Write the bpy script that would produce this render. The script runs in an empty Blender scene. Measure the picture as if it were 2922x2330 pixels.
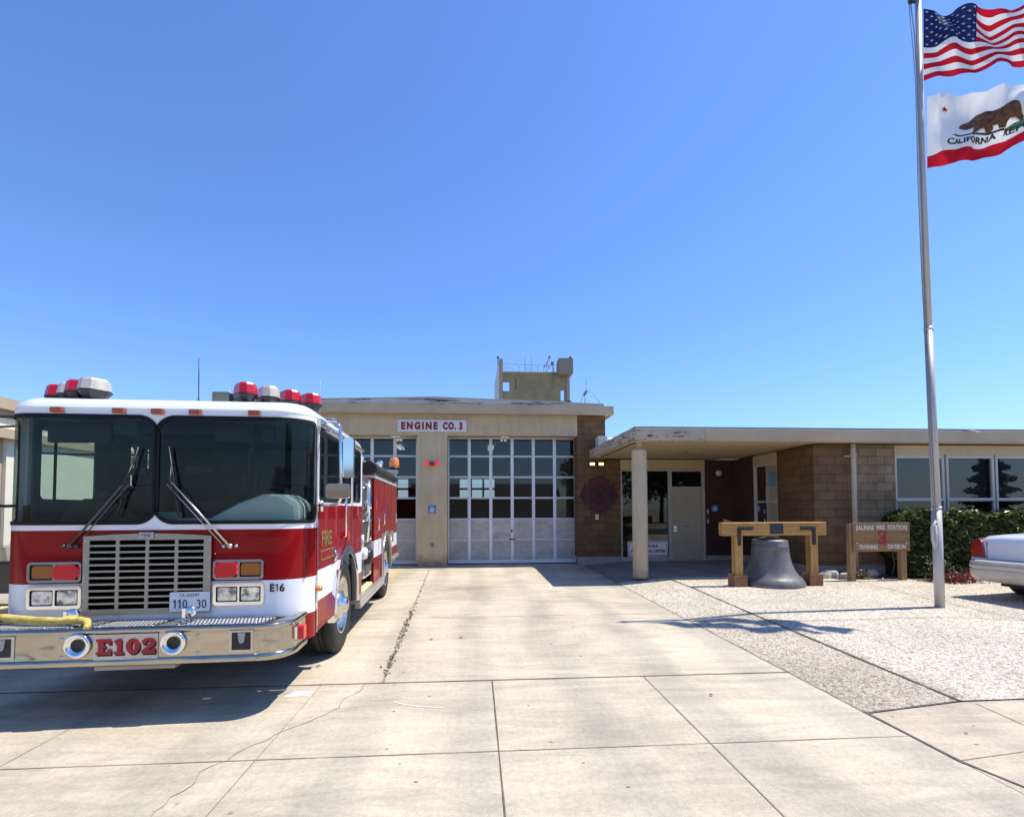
import bpy, bmesh, math, random
import numpy as np
from mathutils import Vector, Matrix
from mathutils.geometry import tessellate_polygon
R = math.radians
random.seed(7)
scn = bpy.context.scene
col = scn.collection

# ------------------------------------------------------------------ camera
H = 1.61
yaw, pitch, roll = -0.0705, 0.03787, 0.003596
B = Matrix(((1, 0, 0), (0, 0, -1), (0, 1, 0)))
Rz = Matrix(((math.cos(yaw), math.sin(yaw), 0), (-math.sin(yaw), math.cos(yaw), 0), (0, 0, 1)))
Rx = Matrix(((1, 0, 0), (0, math.cos(pitch), math.sin(pitch)), (0, -math.sin(pitch), math.cos(pitch))))
Rr = Matrix(((math.cos(roll), math.sin(roll), 0), (-math.sin(roll), math.cos(roll), 0), (0, 0, 1)))
W2C = Rr @ Rx @ B @ Rz
right, down, fwd = W2C[0], W2C[1], W2C[2]
cam = bpy.data.cameras.new('camera')
camo = bpy.data.objects.new('camera', cam)
col.objects.link(camo)
mw = Matrix.Identity(4)
for i in range(3):
    mw[i][0] = right[i]; mw[i][1] = -down[i]; mw[i][2] = -fwd[i]
mw[2][3] = H
camo.matrix_world = mw
cam.sensor_width = 36
cam.lens = 36 * 1456 / 2922
cam.shift_y = (1398.3 - 1165) / 2922
cam.clip_end = 2000
cam.clip_start = 0.05
scn.camera = camo

# ------------------------------------------------------------------ world, sun, exposure
SUN_EL = 63.0
w = bpy.data.worlds.new('World'); scn.world = w; w.use_nodes = True
nt = w.node_tree; nt.nodes.clear()
sky = nt.nodes.new('ShaderNodeTexSky'); sky.sky_type = 'NISHITA'; sky.sun_disc = False
sky.sun_elevation = R(SUN_EL); sky.sun_rotation = R(90)
sky.altitude = 0; sky.air_density = 1.3; sky.dust_density = 0.3; sky.ozone_density = 4.0
bg = nt.nodes.new('ShaderNodeBackground'); bg.inputs[1].default_value = 0.110
ou = nt.nodes.new('ShaderNodeOutputWorld')
tint = nt.nodes.new('ShaderNodeMix'); tint.data_type = 'RGBA'; tint.blend_type = 'MULTIPLY'; tint.inputs[0].default_value = 1
tint.inputs[7].default_value = (0.83, 1.075, 1.55, 1)
nt.links.new(sky.outputs[0], tint.inputs[6]); nt.links.new(tint.outputs[2], bg.inputs[0]); nt.links.new(bg.outputs[0], ou.inputs[0])
sl = bpy.data.lights.new('sun', 'SUN'); sl.energy = 5.0; sl.angle = R(0.5); sl.color = (1, 0.945, 0.84)
so = bpy.data.objects.new('sun', sl); col.objects.link(so)
d = Vector((-math.cos(R(SUN_EL)), -0.026, -math.sin(R(SUN_EL))))
so.rotation_euler = d.to_track_quat('-Z', 'Y').to_euler()
scn.view_settings.view_transform = 'Standard'
scn.view_settings.look = 'None'
scn.view_settings.exposure = 0.30
scn.view_settings.gamma = 1

# ------------------------------------------------------------------ materials
MATS = {}
def newmat(name):
    m = bpy.data.materials.new(name); m.use_nodes = True
    nt = m.node_tree
    return m, nt, nt.nodes['Principled BSDF']
def N(nt, t, **k):
    n = nt.nodes.new(t)
    for a, b in k.items():
        if a.startswith('i_'): n.inputs[a[2:].replace('_', ' ')].default_value = b
        else: setattr(n, a, b)
    return n
def noise(nt, scale, detail=4, rough=0.55, vec=None, dist=0):
    n = N(nt, 'ShaderNodeTexNoise'); n.inputs['Scale'].default_value = scale
    n.inputs['Detail'].default_value = detail; n.inputs['Roughness'].default_value = rough
    n.inputs['Distortion'].default_value = dist
    if vec is not None: nt.links.new(vec, n.inputs['Vector'])
    return n.outputs['Fac']
def ramp(nt, fac, stops, interp='LINEAR'):
    r = N(nt, 'ShaderNodeValToRGB'); e = r.color_ramp.elements
    r.color_ramp.interpolation = interp
    while len(e) < len(stops): e.new(0.5)
    for i, (p, c) in enumerate(stops):
        e[i].position = p; e[i].color = (c[0], c[1], c[2], 1) if len(c) == 3 else c
    nt.links.new(fac, r.inputs[0]); return r.outputs[0]
def mix(nt, fac, a, b, mode='MIX'):
    m = N(nt, 'ShaderNodeMix', data_type='RGBA', blend_type=mode)
    for s, v in ((0, fac), (6, a), (7, b)):
        if hasattr(v, 'links'): nt.links.new(v, m.inputs[s])
        else: m.inputs[s].default_value = v if s == 0 else (v[0], v[1], v[2], 1)
    return m.outputs[2]
def coords(nt, scale=(1, 1, 1), out='Object'):
    t = N(nt, 'ShaderNodeTexCoord'); mp = N(nt, 'ShaderNodeMapping')
    mp.inputs['Scale'].default_value = scale
    nt.links.new(t.outputs[out], mp.inputs[0]); return mp.outputs[0]
def bump(nt, bs, h, strength=0.3, dist=0.01):
    b = N(nt, 'ShaderNodeBump'); b.inputs['Strength'].default_value = strength; b.inputs['Distance'].default_value = dist
    nt.links.new(h, b.inputs['Height']); nt.links.new(b.outputs[0], bs.inputs['Normal'])
def gray(v): return (v, v, v)
def mul(c, k): return tuple(min(1, x * k) for x in c)
def M(name, c, rough=0.6, metal=0.0, var=0.12, vs=3.0, bmp=0.0, bs_=60.0, coat=0.0, fine=0.0):
    if name in MATS: return MATS[name]
    m, nt, b = newmat(name)
    v = coords(nt)
    colr = ramp(nt, noise(nt, vs, 5, 0.6, v), [(0.3, mul(c, 1 - var)), (0.7, mul(c, 1 + var))])
    if fine:
        colr = mix(nt, fine, colr, ramp(nt, noise(nt, vs * 25, 2, 0.5, v), [(0.35, gray(0.3)), (0.65, gray(1.0))]), 'MULTIPLY')
    nt.links.new(colr, b.inputs['Base Color'])
    b.inputs['Roughness'].default_value = rough; b.inputs['Metallic'].default_value = metal
    b.inputs['Coat Weight'].default_value = coat; b.inputs['Coat Roughness'].default_value = 0.05
    if bmp: bump(nt, b, noise(nt, bs_, 3, 0.5, v), bmp)
    MATS[name] = m; return m
def GLASS(name, tint, rough=0.0, boost=1.0):
    m, nt, b = newmat(name); nt.nodes.remove(b)
    o = nt.nodes['Material Output']
    tr = N(nt, 'ShaderNodeBsdfTransparent'); tr.inputs[0].default_value = (*tint, 1)
    gl = N(nt, 'ShaderNodeBsdfGlossy'); gl.inputs['Roughness'].default_value = rough
    fr = N(nt, 'ShaderNodeFresnel'); fr.inputs[0].default_value = 1.5
    mm = N(nt, 'ShaderNodeMath', operation='MULTIPLY'); mm.inputs[1].default_value = boost; mm.use_clamp = True
    mx = N(nt, 'ShaderNodeMixShader')
    nt.links.new(fr.outputs[0], mm.inputs[0]); nt.links.new(mm.outputs[0], mx.inputs[0])
    nt.links.new(tr.outputs[0], mx.inputs[1]); nt.links.new(gl.outputs[0], mx.inputs[2]); nt.links.new(mx.outputs[0], o.inputs[0])
    MATS[name] = m; return m
def EMIT(name, c, s):
    m, nt, b = newmat(name)
    b.inputs['Base Color'].default_value = (*c, 1); b.inputs['Emission Color'].default_value = (*c, 1)
    b.inputs['Emission Strength'].default_value = s; MATS[name] = m; return m

def concrete(name, base, warm=1.0, big=0.14, streak=True):
    m, nt, b = newmat(name)
    v = coords(nt)
    c = ramp(nt, noise(nt, 0.55, 6, 0.6, v, 0.6), [(0.3, mul(base, 1 - big * 1.9)), (0.5, base), (0.72, mul(base, 1 + big))])
    vs = coords(nt, (7, 0.6, 1))
    c = mix(nt, 0.22, c, ramp(nt, noise(nt, 1.6, 7, 0.72, vs, 1.5), [(0.34, gray(0.68)), (0.60, gray(1.0))]), 'MULTIPLY')
    t2 = N(nt, 'ShaderNodeMapping'); t2.inputs['Rotation'].default_value = (0, 0, R(38)); t2.inputs['Scale'].default_value = (0.9, 4.5, 1); nt.links.new(v, t2.inputs[0])
    c = mix(nt, 0.6, c, ramp(nt, noise(nt, 0.9, 9, 0.72, t2.outputs[0], 1.2), [(0.36, (0.60, 0.60, 0.61)), (0.57, gray(1.0))]), 'MULTIPLY')
    c = mix(nt, 0.6, c, ramp(nt, noise(nt, 26, 5, 0.75, v), [(0.3, gray(0.62)), (0.60, gray(1.0))]), 'MULTIPLY')
    c = mix(nt, 0.55, c, ramp(nt, noise(nt, 130, 2, 0.6, v), [(0.3, gray(0.6)), (0.6, gray(1.0))]), 'MULTIPLY')
    # small dark spots
    vo = N(nt, 'ShaderNodeTexVoronoi'); vo.inputs['Scale'].default_value = 2.6
    nt.links.new(v, vo.inputs['Vector'])
    sp = ramp(nt, vo.outputs['Distance'], [(0.022, gray(0.35)), (0.05, gray(1.0))])
    c = mix(nt, 0.7, c, sp, 'MULTIPLY')
    vo2 = N(nt, 'ShaderNodeTexVoronoi'); vo2.inputs['Scale'].default_value = 0.9
    nt.links.new(coords(nt, (1, 0.8, 1)), vo2.inputs['Vector'])
    c = mix(nt, 0.35, c, ramp(nt, vo2.outputs['Distance'], [(0.03, gray(0.5)), (0.075, gray(1.0))]), 'MULTIPLY')
    # worn greyer lanes and pale patches
    sx = N(nt, 'ShaderNodeTexWave', wave_type='BANDS', bands_direction='X'); sx.inputs['Scale'].default_value = 0.33
    sx.inputs['Distortion'].default_value = 5; sx.inputs['Detail'].default_value = 3; sx.inputs['Detail Scale'].default_value = 0.7
    nt.links.new(v, sx.inputs['Vector'])
    c = mix(nt, 0.45, c, ramp(nt, sx.outputs['Fac'], [(0.1, (0.66, 0.69, 0.73)), (0.6, gray(1.0))]), 'MULTIPLY')
    nt.links.new(c, b.inputs['Base Color']); b.inputs['Roughness'].default_value = 0.85
    bump(nt, b, noise(nt, 90, 3, 0.6, v), 0.25, 0.006)
    MATS[name] = m; return m
CONC = concrete('concrete drive', (0.66, 0.56, 0.41))
WALK = concrete('concrete walk', (0.62, 0.51, 0.37), big=0.08)
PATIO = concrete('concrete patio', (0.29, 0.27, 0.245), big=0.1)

def gravelmat():
    m, nt, b = newmat('exposed aggregate'); v = coords(nt)
    vw = N(nt, 'ShaderNodeVectorMath', operation='ADD')
    nn = N(nt, 'ShaderNodeTexNoise'); nn.inputs['Scale'].default_value = 30; nt.links.new(v, nn.inputs['Vector'])
    sc = N(nt, 'ShaderNodeVectorMath', operation='SCALE'); sc.inputs['Scale'].default_value = 0.03
    nt.links.new(nn.outputs['Color'], sc.inputs[0]); nt.links.new(v, vw.inputs[0]); nt.links.new(sc.outputs[0], vw.inputs[1])
    a = N(nt, 'ShaderNodeTexVoronoi'); a.inputs['Scale'].default_value = 44; nt.links.new(vw.outputs[0], a.inputs['Vector'])
    e = N(nt, 'ShaderNodeTexVoronoi', feature='DISTANCE_TO_EDGE'); e.inputs['Scale'].default_value = 44; nt.links.new(vw.outputs[0], e.inputs['Vector'])
    sep = N(nt, 'ShaderNodeSeparateColor'); nt.links.new(a.outputs['Color'], sep.inputs[0])
    c = ramp(nt, sep.outputs[0], [(0.0, (0.34, 0.26, 0.17)), (0.16, (0.50, 0.42, 0.30)), (0.45, (0.76, 0.69, 0.56)), (0.85, (0.86, 0.80, 0.69)), (1.0, (0.50, 0.47, 0.42))])
    c = mix(nt, 1.0, c, ramp(nt, e.outputs['Distance'], [(0.02, (0.50, 0.42, 0.32)), (0.12, gray(1.0))]), 'MULTIPLY')
    # darker worn strip towards the drive, pale towards the station
    c = mix(nt, 0.6, c, ramp(nt, noise(nt, 0.8, 4, 0.6, v), [(0.35, gray(0.7)), (0.6, gray(1.0))]), 'MULTIPLY')
    sp = N(nt, 'ShaderNodeSeparateXYZ'); nt.links.new(v, sp.inputs[0])
    nx = N(nt, 'ShaderNodeMapRange'); nx.inputs[1].default_value = 4.3; nx.inputs[2].default_value = 4.0; nx.clamp = True
    nt.links.new(sp.outputs[0], nx.inputs[0])
    ny = N(nt, 'ShaderNodeMapRange'); ny.inputs[1].default_value = 9.0; ny.inputs[2].default_value = 5.0; ny.clamp = True
    nt.links.new(sp.outputs[1], ny.inputs[0])
    mm = N(nt, 'ShaderNodeMath', operation='MULTIPLY'); nt.links.new(nx.outputs[0], mm.inputs[0]); nt.links.new(ny.outputs[0], mm.inputs[1])
    c = mix(nt, mm.outputs[0], c, mix(nt, 1.0, c, (0.80, 0.77, 0.73), 'MULTIPLY'))
    nt.links.new(c, b.inputs['Base Color']); b.inputs['Roughness'].default_value = 0.8
    bump(nt, b, e.outputs['Distance'], 0.8, 0.02)
    return m
GRAVEL = gravelmat()

def blockmat(name, c1, c2, c3, mort, bw=0.4, bh=0.2, sheen=0.0):
    m, nt, b = newmat(name)
    t = N(nt, 'ShaderNodeTexCoord'); s = N(nt, 'ShaderNodeSeparateXYZ'); nt.links.new(t.outputs['Object'], s.inputs[0])
    ad = N(nt, 'ShaderNodeMath', operation='ADD'); nt.links.new(s.outputs[0], ad.inputs[0]); nt.links.new(s.outputs[1], ad.inputs[1])
    cb = N(nt, 'ShaderNodeCombineXYZ'); nt.links.new(ad.outputs[0], cb.inputs[0]); nt.links.new(s.outputs[2], cb.inputs[1])
    br = N(nt, 'ShaderNodeTexBrick'); br.inputs['Scale'].default_value = 1
    br.inputs['Brick Width'].default_value = bw; br.inputs['Row Height'].default_value = bh
    br.inputs['Mortar Size'].default_value = 0.006; br.inputs['Mortar Smooth'].default_value = 0.3
    br.inputs['Color1'].default_value = (*c1, 1); br.inputs['Color2'].default_value = (*c2, 1); br.inputs['Mortar'].default_value = (*mort, 1)
    nt.links.new(cb.outputs[0], br.inputs['Vector'])
    c = mix(nt, 0.8, br.outputs['Color'], ramp(nt, noise(nt, 1.3, 6, 0.7, cb.outputs[0]), [(0.32, c3), (0.62, gray(1.0))]), 'MULTIPLY')
    c = mix(nt, 0.5, c, ramp(nt, noise(nt, 45, 3, 0.7, cb.outputs[0]), [(0.3, gray(0.6)), (0.65, gray(1.0))]), 'MULTIPLY')
    nt.links.new(c, b.inputs['Base Color']); b.inputs['Roughness'].default_value = 0.85
    hh = mix(nt, 0.25, br.outputs['Fac'], noise(nt, 60, 3, 0.6, cb.outputs[0]))
    bb = N(nt, 'ShaderNodeBump', invert=True); bb.inputs['Strength'].default_value = 0.7; bb.inputs['Distance'].default_value = 0.012
    nt.links.new(hh, bb.inputs['Height']); nt.links.new(bb.outputs[0], b.inputs['Normal'])
    MATS[name] = m; return m
BLOCK = blockmat('brown block', (0.165, 0.085, 0.032), (0.215, 0.115, 0.046), gray(0.5), (0.06, 0.034, 0.018))
BLOCK2 = blockmat('weathered block', (0.24, 0.16, 0.085), (0.35, 0.245, 0.145), gray(0.42), (0.05, 0.034, 0.022))

def peel(name, c, c2, thr=0.62, scale=(1.2, 1.2, 6), horizontal=True):
    m, nt, b = newmat(name); v = coords(nt, scale)
    n1 = noise(nt, 2.2, 8, 0.72, v)
    base = ramp(nt, noise(nt, 1.1, 5, 0.6, coords(nt)), [(0.3, mul(c, 0.86)), (0.7, mul(c, 1.1))])
    cc = mix(nt, ramp(nt, n1, [(thr, gray(0)), (thr + 0.02, gray(1))]), base, c2)
    cc = mix(nt, 0.4, cc, ramp(nt, noise(nt, 50, 3, 0.6, v), [(0.3, gray(0.7)), (0.6, gray(1))]), 'MULTIPLY')
    nt.links.new(cc, b.inputs['Base Color']); b.inputs['Roughness'].default_value = 0.75
    bump(nt, b, n1, 0.3, 0.01); MATS[name] = m; return m
STUC = M('beige stucco', (0.54, 0.42, 0.26), 0.85, var=0.07, vs=1.4, bmp=0.25, bs_=90, fine=0.15)
STUC_DIRTY = M('beige stucco pillar', (0.56, 0.435, 0.265), 0.85, var=0.10, vs=1.8, bmp=0.25, bs_=90, fine=0.2)
def stucco(name, c, streak=0.35, foot=0.0):
    m, nt, b = newmat(name); v = coords(nt)
    cc = ramp(nt, noise(nt, 1.3, 6, 0.65, v), [(0.3, mul(c, 0.88)), (0.7, mul(c, 1.08))])
    cc = mix(nt, streak, cc, ramp(nt, noise(nt, 1.6, 6, 0.7, coords(nt, (3.5, 3.5, 0.5))), [(0.34, (0.66, 0.62, 0.56)), (0.6, gray(1))]), 'MULTIPLY')
    cc = mix(nt, 0.3, cc, ramp(nt, noise(nt, 60, 3, 0.6, v), [(0.3, gray(0.7)), (0.6, gray(1))]), 'MULTIPLY')
    if foot:
        s = N(nt, 'ShaderNodeSeparateXYZ'); nt.links.new(v, s.inputs[0]); a = N(nt, 'ShaderNodeMath', operation='ADD'); nt.links.new(s.outputs[2], a.inputs[0]); nt.links.new(noise(nt, 6, 5, 0.7, v), a.inputs[1])
        cc = mix(nt, foot, cc, ramp(nt, a.outputs[0], [(0.52, (0.50, 0.36, 0.28)), (0.85, gray(1))]), 'MULTIPLY')
    nt.links.new(cc, b.inputs['Base Color']); b.inputs['Roughness'].default_value = 0.85; bump(nt, b, noise(nt, 95, 3, 0.6, v), 0.3, 0.008); MATS[name] = m; return m
STUC_DIRTY = stucco('streaked beige stucco', (0.58, 0.46, 0.285), 0.4, 0.8)
STUC_COL = stucco('column stucco', (0.60, 0.48, 0.31), 0.45, 0.5)
SOFF = M('soffit paint', (0.54, 0.42, 0.24), 0.8, var=0.05, vs=0.7, fine=0.08)
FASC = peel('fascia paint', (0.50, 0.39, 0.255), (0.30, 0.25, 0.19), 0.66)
FASC_PEEL = peel('peeling fascia paint', (0.46, 0.38, 0.28), (0.10, 0.07, 0.045), 0.555, (1.8, 1.8, 8))
RFEDGE = peel('roof edge metal', (0.50, 0.49, 0.44), (0.05, 0.04, 0.03), 0.545, (0.7, 0.7, 16))
RFMETAL = M('roof edge plain', (0.50, 0.49, 0.46), 0.5, var=0.1)
CURB = M('concrete curb', (0.36, 0.33, 0.29), 0.9, var=0.15, vs=2.5, bmp=0.2, fine=0.3)
ALU = M('aluminium frame', (0.76, 0.77, 0.79), 0.45, 0.15, var=0.05)
WFRAME = M('painted window frame', (0.50, 0.47, 0.42), 0.6, var=0.05)
DOORM = M('beige door paint', (0.42, 0.34, 0.22), 0.55, var=0.07, vs=2)
DARK = M('dark interior', (0.02, 0.02, 0.024), 0.8)
BLACK = M('black', (0.012, 0.012, 0.013), 0.45)
RUBBER = M('rubber', (0.018, 0.018, 0.019), 0.75, bmp=0.2)
CHROME = M('chrome', (0.80, 0.80, 0.79), 0.07, 1.0, var=0.02)
STEEL = M('brushed steel', (0.55, 0.53, 0.48), 0.33, 0.85, var=0.06, vs=12)
RED = M('red paint', (0.28, 0.006, 0.008), 0.28, coat=0.6, var=0.03)
WHITE = M('white paint', (0.80, 0.80, 0.80), 0.35, var=0.02, coat=0.3)
REDP = M('red board paint', (0.30, 0.02, 0.02), 0.7)
def SG(name='station glass'): return MATS.get(name) or GLASS('station glass', (0.42, 0.47, 0.50), boost=1.9)
SGL = SG()

# ------------------------------------------------------------------ mesh helpers
class MB:
    def __init__(s): s.v = []; s.f = []; s.m = []; s.sm = []
    def add(s, vs, fs, mi=0, smooth=False):
        o = len(s.v); s.v += [tuple(p) for p in vs]
        for f in fs: s.f.append(tuple(i + o for i in f)); s.m.append(mi); s.sm.append(smooth)
        return s
    def box(s, x0, x1, y0, y1, z0, z1, mi=0):
        return s.add([(x, y, z) for z in (z0, z1) for y in (y0, y1) for x in (x0, x1)],
                     [(0, 2, 3, 1), (4, 5, 7, 6), (0, 1, 5, 4), (2, 6, 7, 3), (0, 4, 6, 2), (1, 3, 7, 5)], mi)
    def tube(s, pts, r, n=10, mi=0, cap=True, rs=None):
        pts = [Vector(p) for p in pts]; rings = []; up = None
        for i, p in enumerate(pts):
            t = (pts[min(i + 1, len(pts) - 1)] - pts[max(i - 1, 0)]).normalized()
            if up is None:
                up = Vector((0, 0, 1)) if abs(t.z) < 0.9 else Vector((1, 0, 0))
            a = t.cross(up).normalized(); up = a.cross(t).normalized()
            rr = rs[i] if rs else r
            rings.append([p + a * math.cos(2 * math.pi * k / n) * rr + up * math.sin(2 * math.pi * k / n) * rr for k in range(n)])
        vs = [q for r_ in rings for q in r_]; fs = []
        for i in range(len(pts) - 1):
            for k in range(n):
                fs.append((i * n + k, i * n + (k + 1) % n, (i + 1) * n + (k + 1) % n, (i + 1) * n + k))
        s.add(vs, fs, mi, True)
        if cap:
            o = len(s.v) - len(vs)
            s.f.append(tuple(o + k for k in reversed(range(n)))); s.m.append(mi); s.sm.append(False)
            s.f.append(tuple(o + len(vs) - n + k for k in range(n))); s.m.append(mi); s.sm.append(False)
        return s
    def lathe(s, prof, c, axis=(0, 0, 1), n=32, mi=0, mis=None):
        ax = Vector(axis).normalized(); a = ax.orthogonal().normalized(); b = ax.cross(a); c = Vector(c)
        vs = [c + ax * h + (a * math.cos(2 * math.pi * k / n) + b * math.sin(2 * math.pi * k / n)) * r for r, h in prof for k in range(n)]
        for i in range(len(prof) - 1):
            pass
        o = len(s.v); s.v += [tuple(p) for p in vs]
        for i in range(len(prof) - 1):
            for k in range(n):
                s.f.append((o + i * n + k, o + i * n + (k + 1) % n, o + (i + 1) * n + (k + 1) % n, o + (i + 1) * n + k))
                s.m.append(mis[i] if mis else mi); s.sm.append(True)
        return s
    def prism(s, poly, f, t0, t1, mi=0, mi_side=None):
        """poly in 2D, f(a,b,t) -> 3D, between t0 and t1"""
        n = len(poly); vs = [f(a, b, t0) for a, b in poly] + [f(a, b, t1) for a, b in poly]
        tri = tessellate_polygon([[Vector((a, b, 0)) for a, b in poly]])
        s.add(vs, [tuple(t) for t in tri] + [tuple(i + n for i in reversed(t)) for t in tri], mi)
        o = len(s.v) - 2 * n
        for i in range(n):
            s.f.append((o + i, o + (i + 1) % n, o + n + (i + 1) % n, o + n + i)); s.m.append(mi if mi_side is None else mi_side); s.sm.append(False)
        return s
    def panel(s, outer, holes, f, t0, t1, mi=0):
        loops = [outer] + holes; flat = [p for l in loops for p in l]; n = len(flat)
        tri = tessellate_polygon([[Vector((a, b, 0)) for a, b in l] for l in loops])
        s.add([f(a, b, t0) for a, b in flat] + [f(a, b, t1) for a, b in flat],
              [tuple(t) for t in tri] + [tuple(i + n for i in reversed(t)) for t in tri], mi)
        o = len(s.v) - 2 * n; k = 0
        for l in loops:
            for i in range(len(l)):
                a, b = k + i, k + (i + 1) % len(l)
                s.f.append((o + a, o + b, o + n + b, o + n + a)); s.m.append(mi); s.sm.append(False)
            k += len(l)
        return s
    def build(s, name, mats, parent=None, loc=None, bevel=0, flip=True, rot=None):
        me = bpy.data.meshes.new(name); me.from_pydata(s.v, [], s.f)
        if not isinstance(mats, (list, tuple)): mats = [mats]
        for m in mats: me.materials.append(m)
        me.polygons.foreach_set('material_index', s.m); me.polygons.foreach_set('use_smooth', s.sm)
        if flip:
            bm = bmesh.new(); bm.from_mesh(me); bmesh.ops.recalc_face_normals(bm, faces=bm.faces); bm.to_mesh(me); bm.free()
        o = bpy.data.objects.new(name, me); col.objects.link(o)
        if parent: o.parent = parent
        if loc: o.location = loc
        if rot: o.rotation_euler = rot
        if bevel:
            b = o.modifiers.new('bevel', 'BEVEL'); b.width = bevel; b.segments = 2; b.limit_method = 'ANGLE'; b.angle_limit = R(40)
            b.harden_normals = False
        return o
def XZ(a, b, t): return (a, t, b)     # facade plane: a = x, b = z, t = y
def YZ(a, b, t): return (t, a, b)
def XY(a, b, t): return (a, b, t)
def rrect(x0, x1, y0, y1, r, n=5):
    out = []
    for cx, cy, a0 in ((x1 - r, y1 - r, 0), (x0 + r, y1 - r, 90), (x0 + r, y0 + r, 180), (x1 - r, y0 + r, 270)):
        for k in range(n + 1):
            a = R(a0 + 90 * k / n); out.append((cx + r * math.cos(a), cy + r * math.sin(a)))
    return out
def circ(cx, cy, r, n=24, a0=0, a1=360): return [(cx + r * math.cos(R(a0 + (a1 - a0) * k / n)), cy + r * math.sin(R(a0 + (a1 - a0) * k / n))) for k in range(n + (0 if a1 - a0 == 360 else 1))]
def empty(name, label, cat, loc=(0, 0, 0), rz=0, group=None):
    o = bpy.data.objects.new(name, None); col.objects.link(o); o.location = loc; o.rotation_euler = (0, 0, rz)
    o.empty_display_size = 0.2
    return tag(o, label, cat, group)
def tag(o, label, cat, group=None, kind=None):
    if label: o['label'] = label
    if cat: o['category'] = cat
    if group: o['group'] = group
    if kind: o['kind'] = kind
    return o
def struct(o, kind='structure'): o['kind'] = kind; return o
def text_obj(name, body, size, mat, loc, parent=None, rot=(math.pi / 2, 0, 0), width=None, extrude=0.002, bold=0.0, align='LEFT', space=1.0, spacew=1.0):
    cu = bpy.data.curves.new(name, 'FONT'); cu.body = body; cu.size = size; cu.extrude = extrude; cu.offset = bold
    cu.align_x = align; cu.space_character = space; cu.space_word = spacew; cu.resolution_u = 4
    t = bpy.data.objects.new(name, cu); col.objects.link(t)
    bpy.context.view_layer.update()
    me = bpy.data.meshes.new_from_object(t.evaluated_get(bpy.context.evaluated_depsgraph_get()))
    bpy.data.objects.remove(t)
    xs = [v.co.x for v in me.vertices]
    if width and xs:
        k = width / (max(xs) - min(xs)); x0 = min(xs) if align == 'LEFT' else 0
        for v in me.vertices: v.co.x = (v.co.x - x0) * k
    me.materials.clear(); me.materials.append(mat)
    o = bpy.data.objects.new(name, me); col.objects.link(o)
    o.location = loc; o.rotation_euler = rot
    if parent: o.parent = parent
    return o
def figure_one(mb, x, z, h, w, y0, y1):
    t = w * 0.34
    mb.prism([(x + w * .42, z), (x + w * .42 + t, z), (x + w * .42 + t, z + h), (x + w * .42 + t * .2, z + h), (x, z + h * .80), (x, z + h * .68), (x + w * .42, z + h * .78)], XZ, y0, y1)
def clamp(x, a=0, b=1): return max(a, min(b, x))
def gz(X, Y): return 0.1 * clamp((X - 3.07) / 1.1) * clamp((Y - 4) / 5.5)

# ------------------------------------------------------------------ ground
m = MB(); S = 900
m.add([(-S, -S, -0.03), (S, -S, -0.03), (S, S, -0.03), (-S, S, -0.03)], [(0, 1, 2, 3)])
struct(m.build('ground', M('dry ground', (0.30, 0.26, 0.19), 0.9, vs=0.4), flip=False))
m = MB(); m.add([(-60, -12, -0.012), (60, -12, -0.012), (60, -3.2, -0.012), (-60, -3.2, -0.012)], [(0, 1, 2, 3)])
struct(m.build('street', M('asphalt', (0.06, 0.06, 0.062), 0.9, vs=1.5, fine=0.4), flip=False))
m = MB(); m.box(-16, 3.07, -3.2, 15.35, -0.25, 0)
struct(m.build('driveway', CONC))
# sidewalk right of the drive
m = MB(); m.prism([(3.074, -2.6), (14, -2.6), (14, 4.06), (4.45, 4.035), (4.02, 4.03), (3.074, 3.86)], XY, -0.25, 0.001)
struct(m.build('sidewalk', WALK))
# aggregate pad, gently rising to the entrance
m = MB(); nx, ny = 90, 60
def padY0(x): return 3.862 + clamp((x - 3.07) / 0.95) * 0.17 + (0.01 if x > 4 else 0)
vs, fs = [], []
for j in range(ny + 1):
    for i in range(nx + 1):
        x = 3.074 + (i / nx) ** 1.5 * 17; y0 = padY0(x) + 0.004; y = y0 + (11.04 - y0) * j / ny
        z = gz(x, y) + 0.003
        vs.append((x, y, z))
for j in range(ny):
    for i in range(nx): a = j * (nx + 1) + i; fs.append((a, a + 1, a + nx + 2, a + nx + 1))
m.add(vs, fs); struct(m.build('aggregate_pavement', GRAVEL, flip=False))
# entrance patio, shaded smooth concrete
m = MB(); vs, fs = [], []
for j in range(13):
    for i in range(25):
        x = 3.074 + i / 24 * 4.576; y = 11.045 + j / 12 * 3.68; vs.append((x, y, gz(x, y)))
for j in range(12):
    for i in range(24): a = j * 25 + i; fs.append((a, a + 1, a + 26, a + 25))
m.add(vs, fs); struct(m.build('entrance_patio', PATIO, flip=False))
# joints, crack and worn lines
JM = M('joint shadow', (0.12, 0.095, 0.075), 0.9, var=0.3, vs=8)
JT = M('thin joint', (0.27, 0.225, 0.17), 0.9, var=0.25, vs=8)
YEL = M('worn yellow line', (0.50, 0.36, 0.14), 0.8, var=0.2, vs=6)
def strip(mb, pts, wd, z=0.004, mi=0, zf=None, jit=0.0):
    P = []
    for i in range(len(pts) - 1):
        a, b = Vector(pts[i]), Vector(pts[i + 1]); n = max(1, int((b - a).length / 0.15))
        P += [a.lerp(b, k / n) for k in range(n)]
    P.append(Vector(pts[-1])); vs = []
    for i, p in enumerate(P):
        t = (P[min(i + 1, len(P) - 1)] - P[max(i - 1, 0)]).normalized(); nn = Vector((-t.y, t.x))
        ww = wd * (1 + random.uniform(-jit, jit)); zz = z + (zf(p.x, p.y) if zf else 0)
        for s_ in (-1, 1): q = p + nn * s_ * ww / 2; vs.append((q.x, q.y, zz))
    mb.add(vs, [(2 * i, 2 * i + 1, 2 * i + 3, 2 * i + 2) for i in range(len(P) - 1)], mi)
m = MB()
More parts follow.
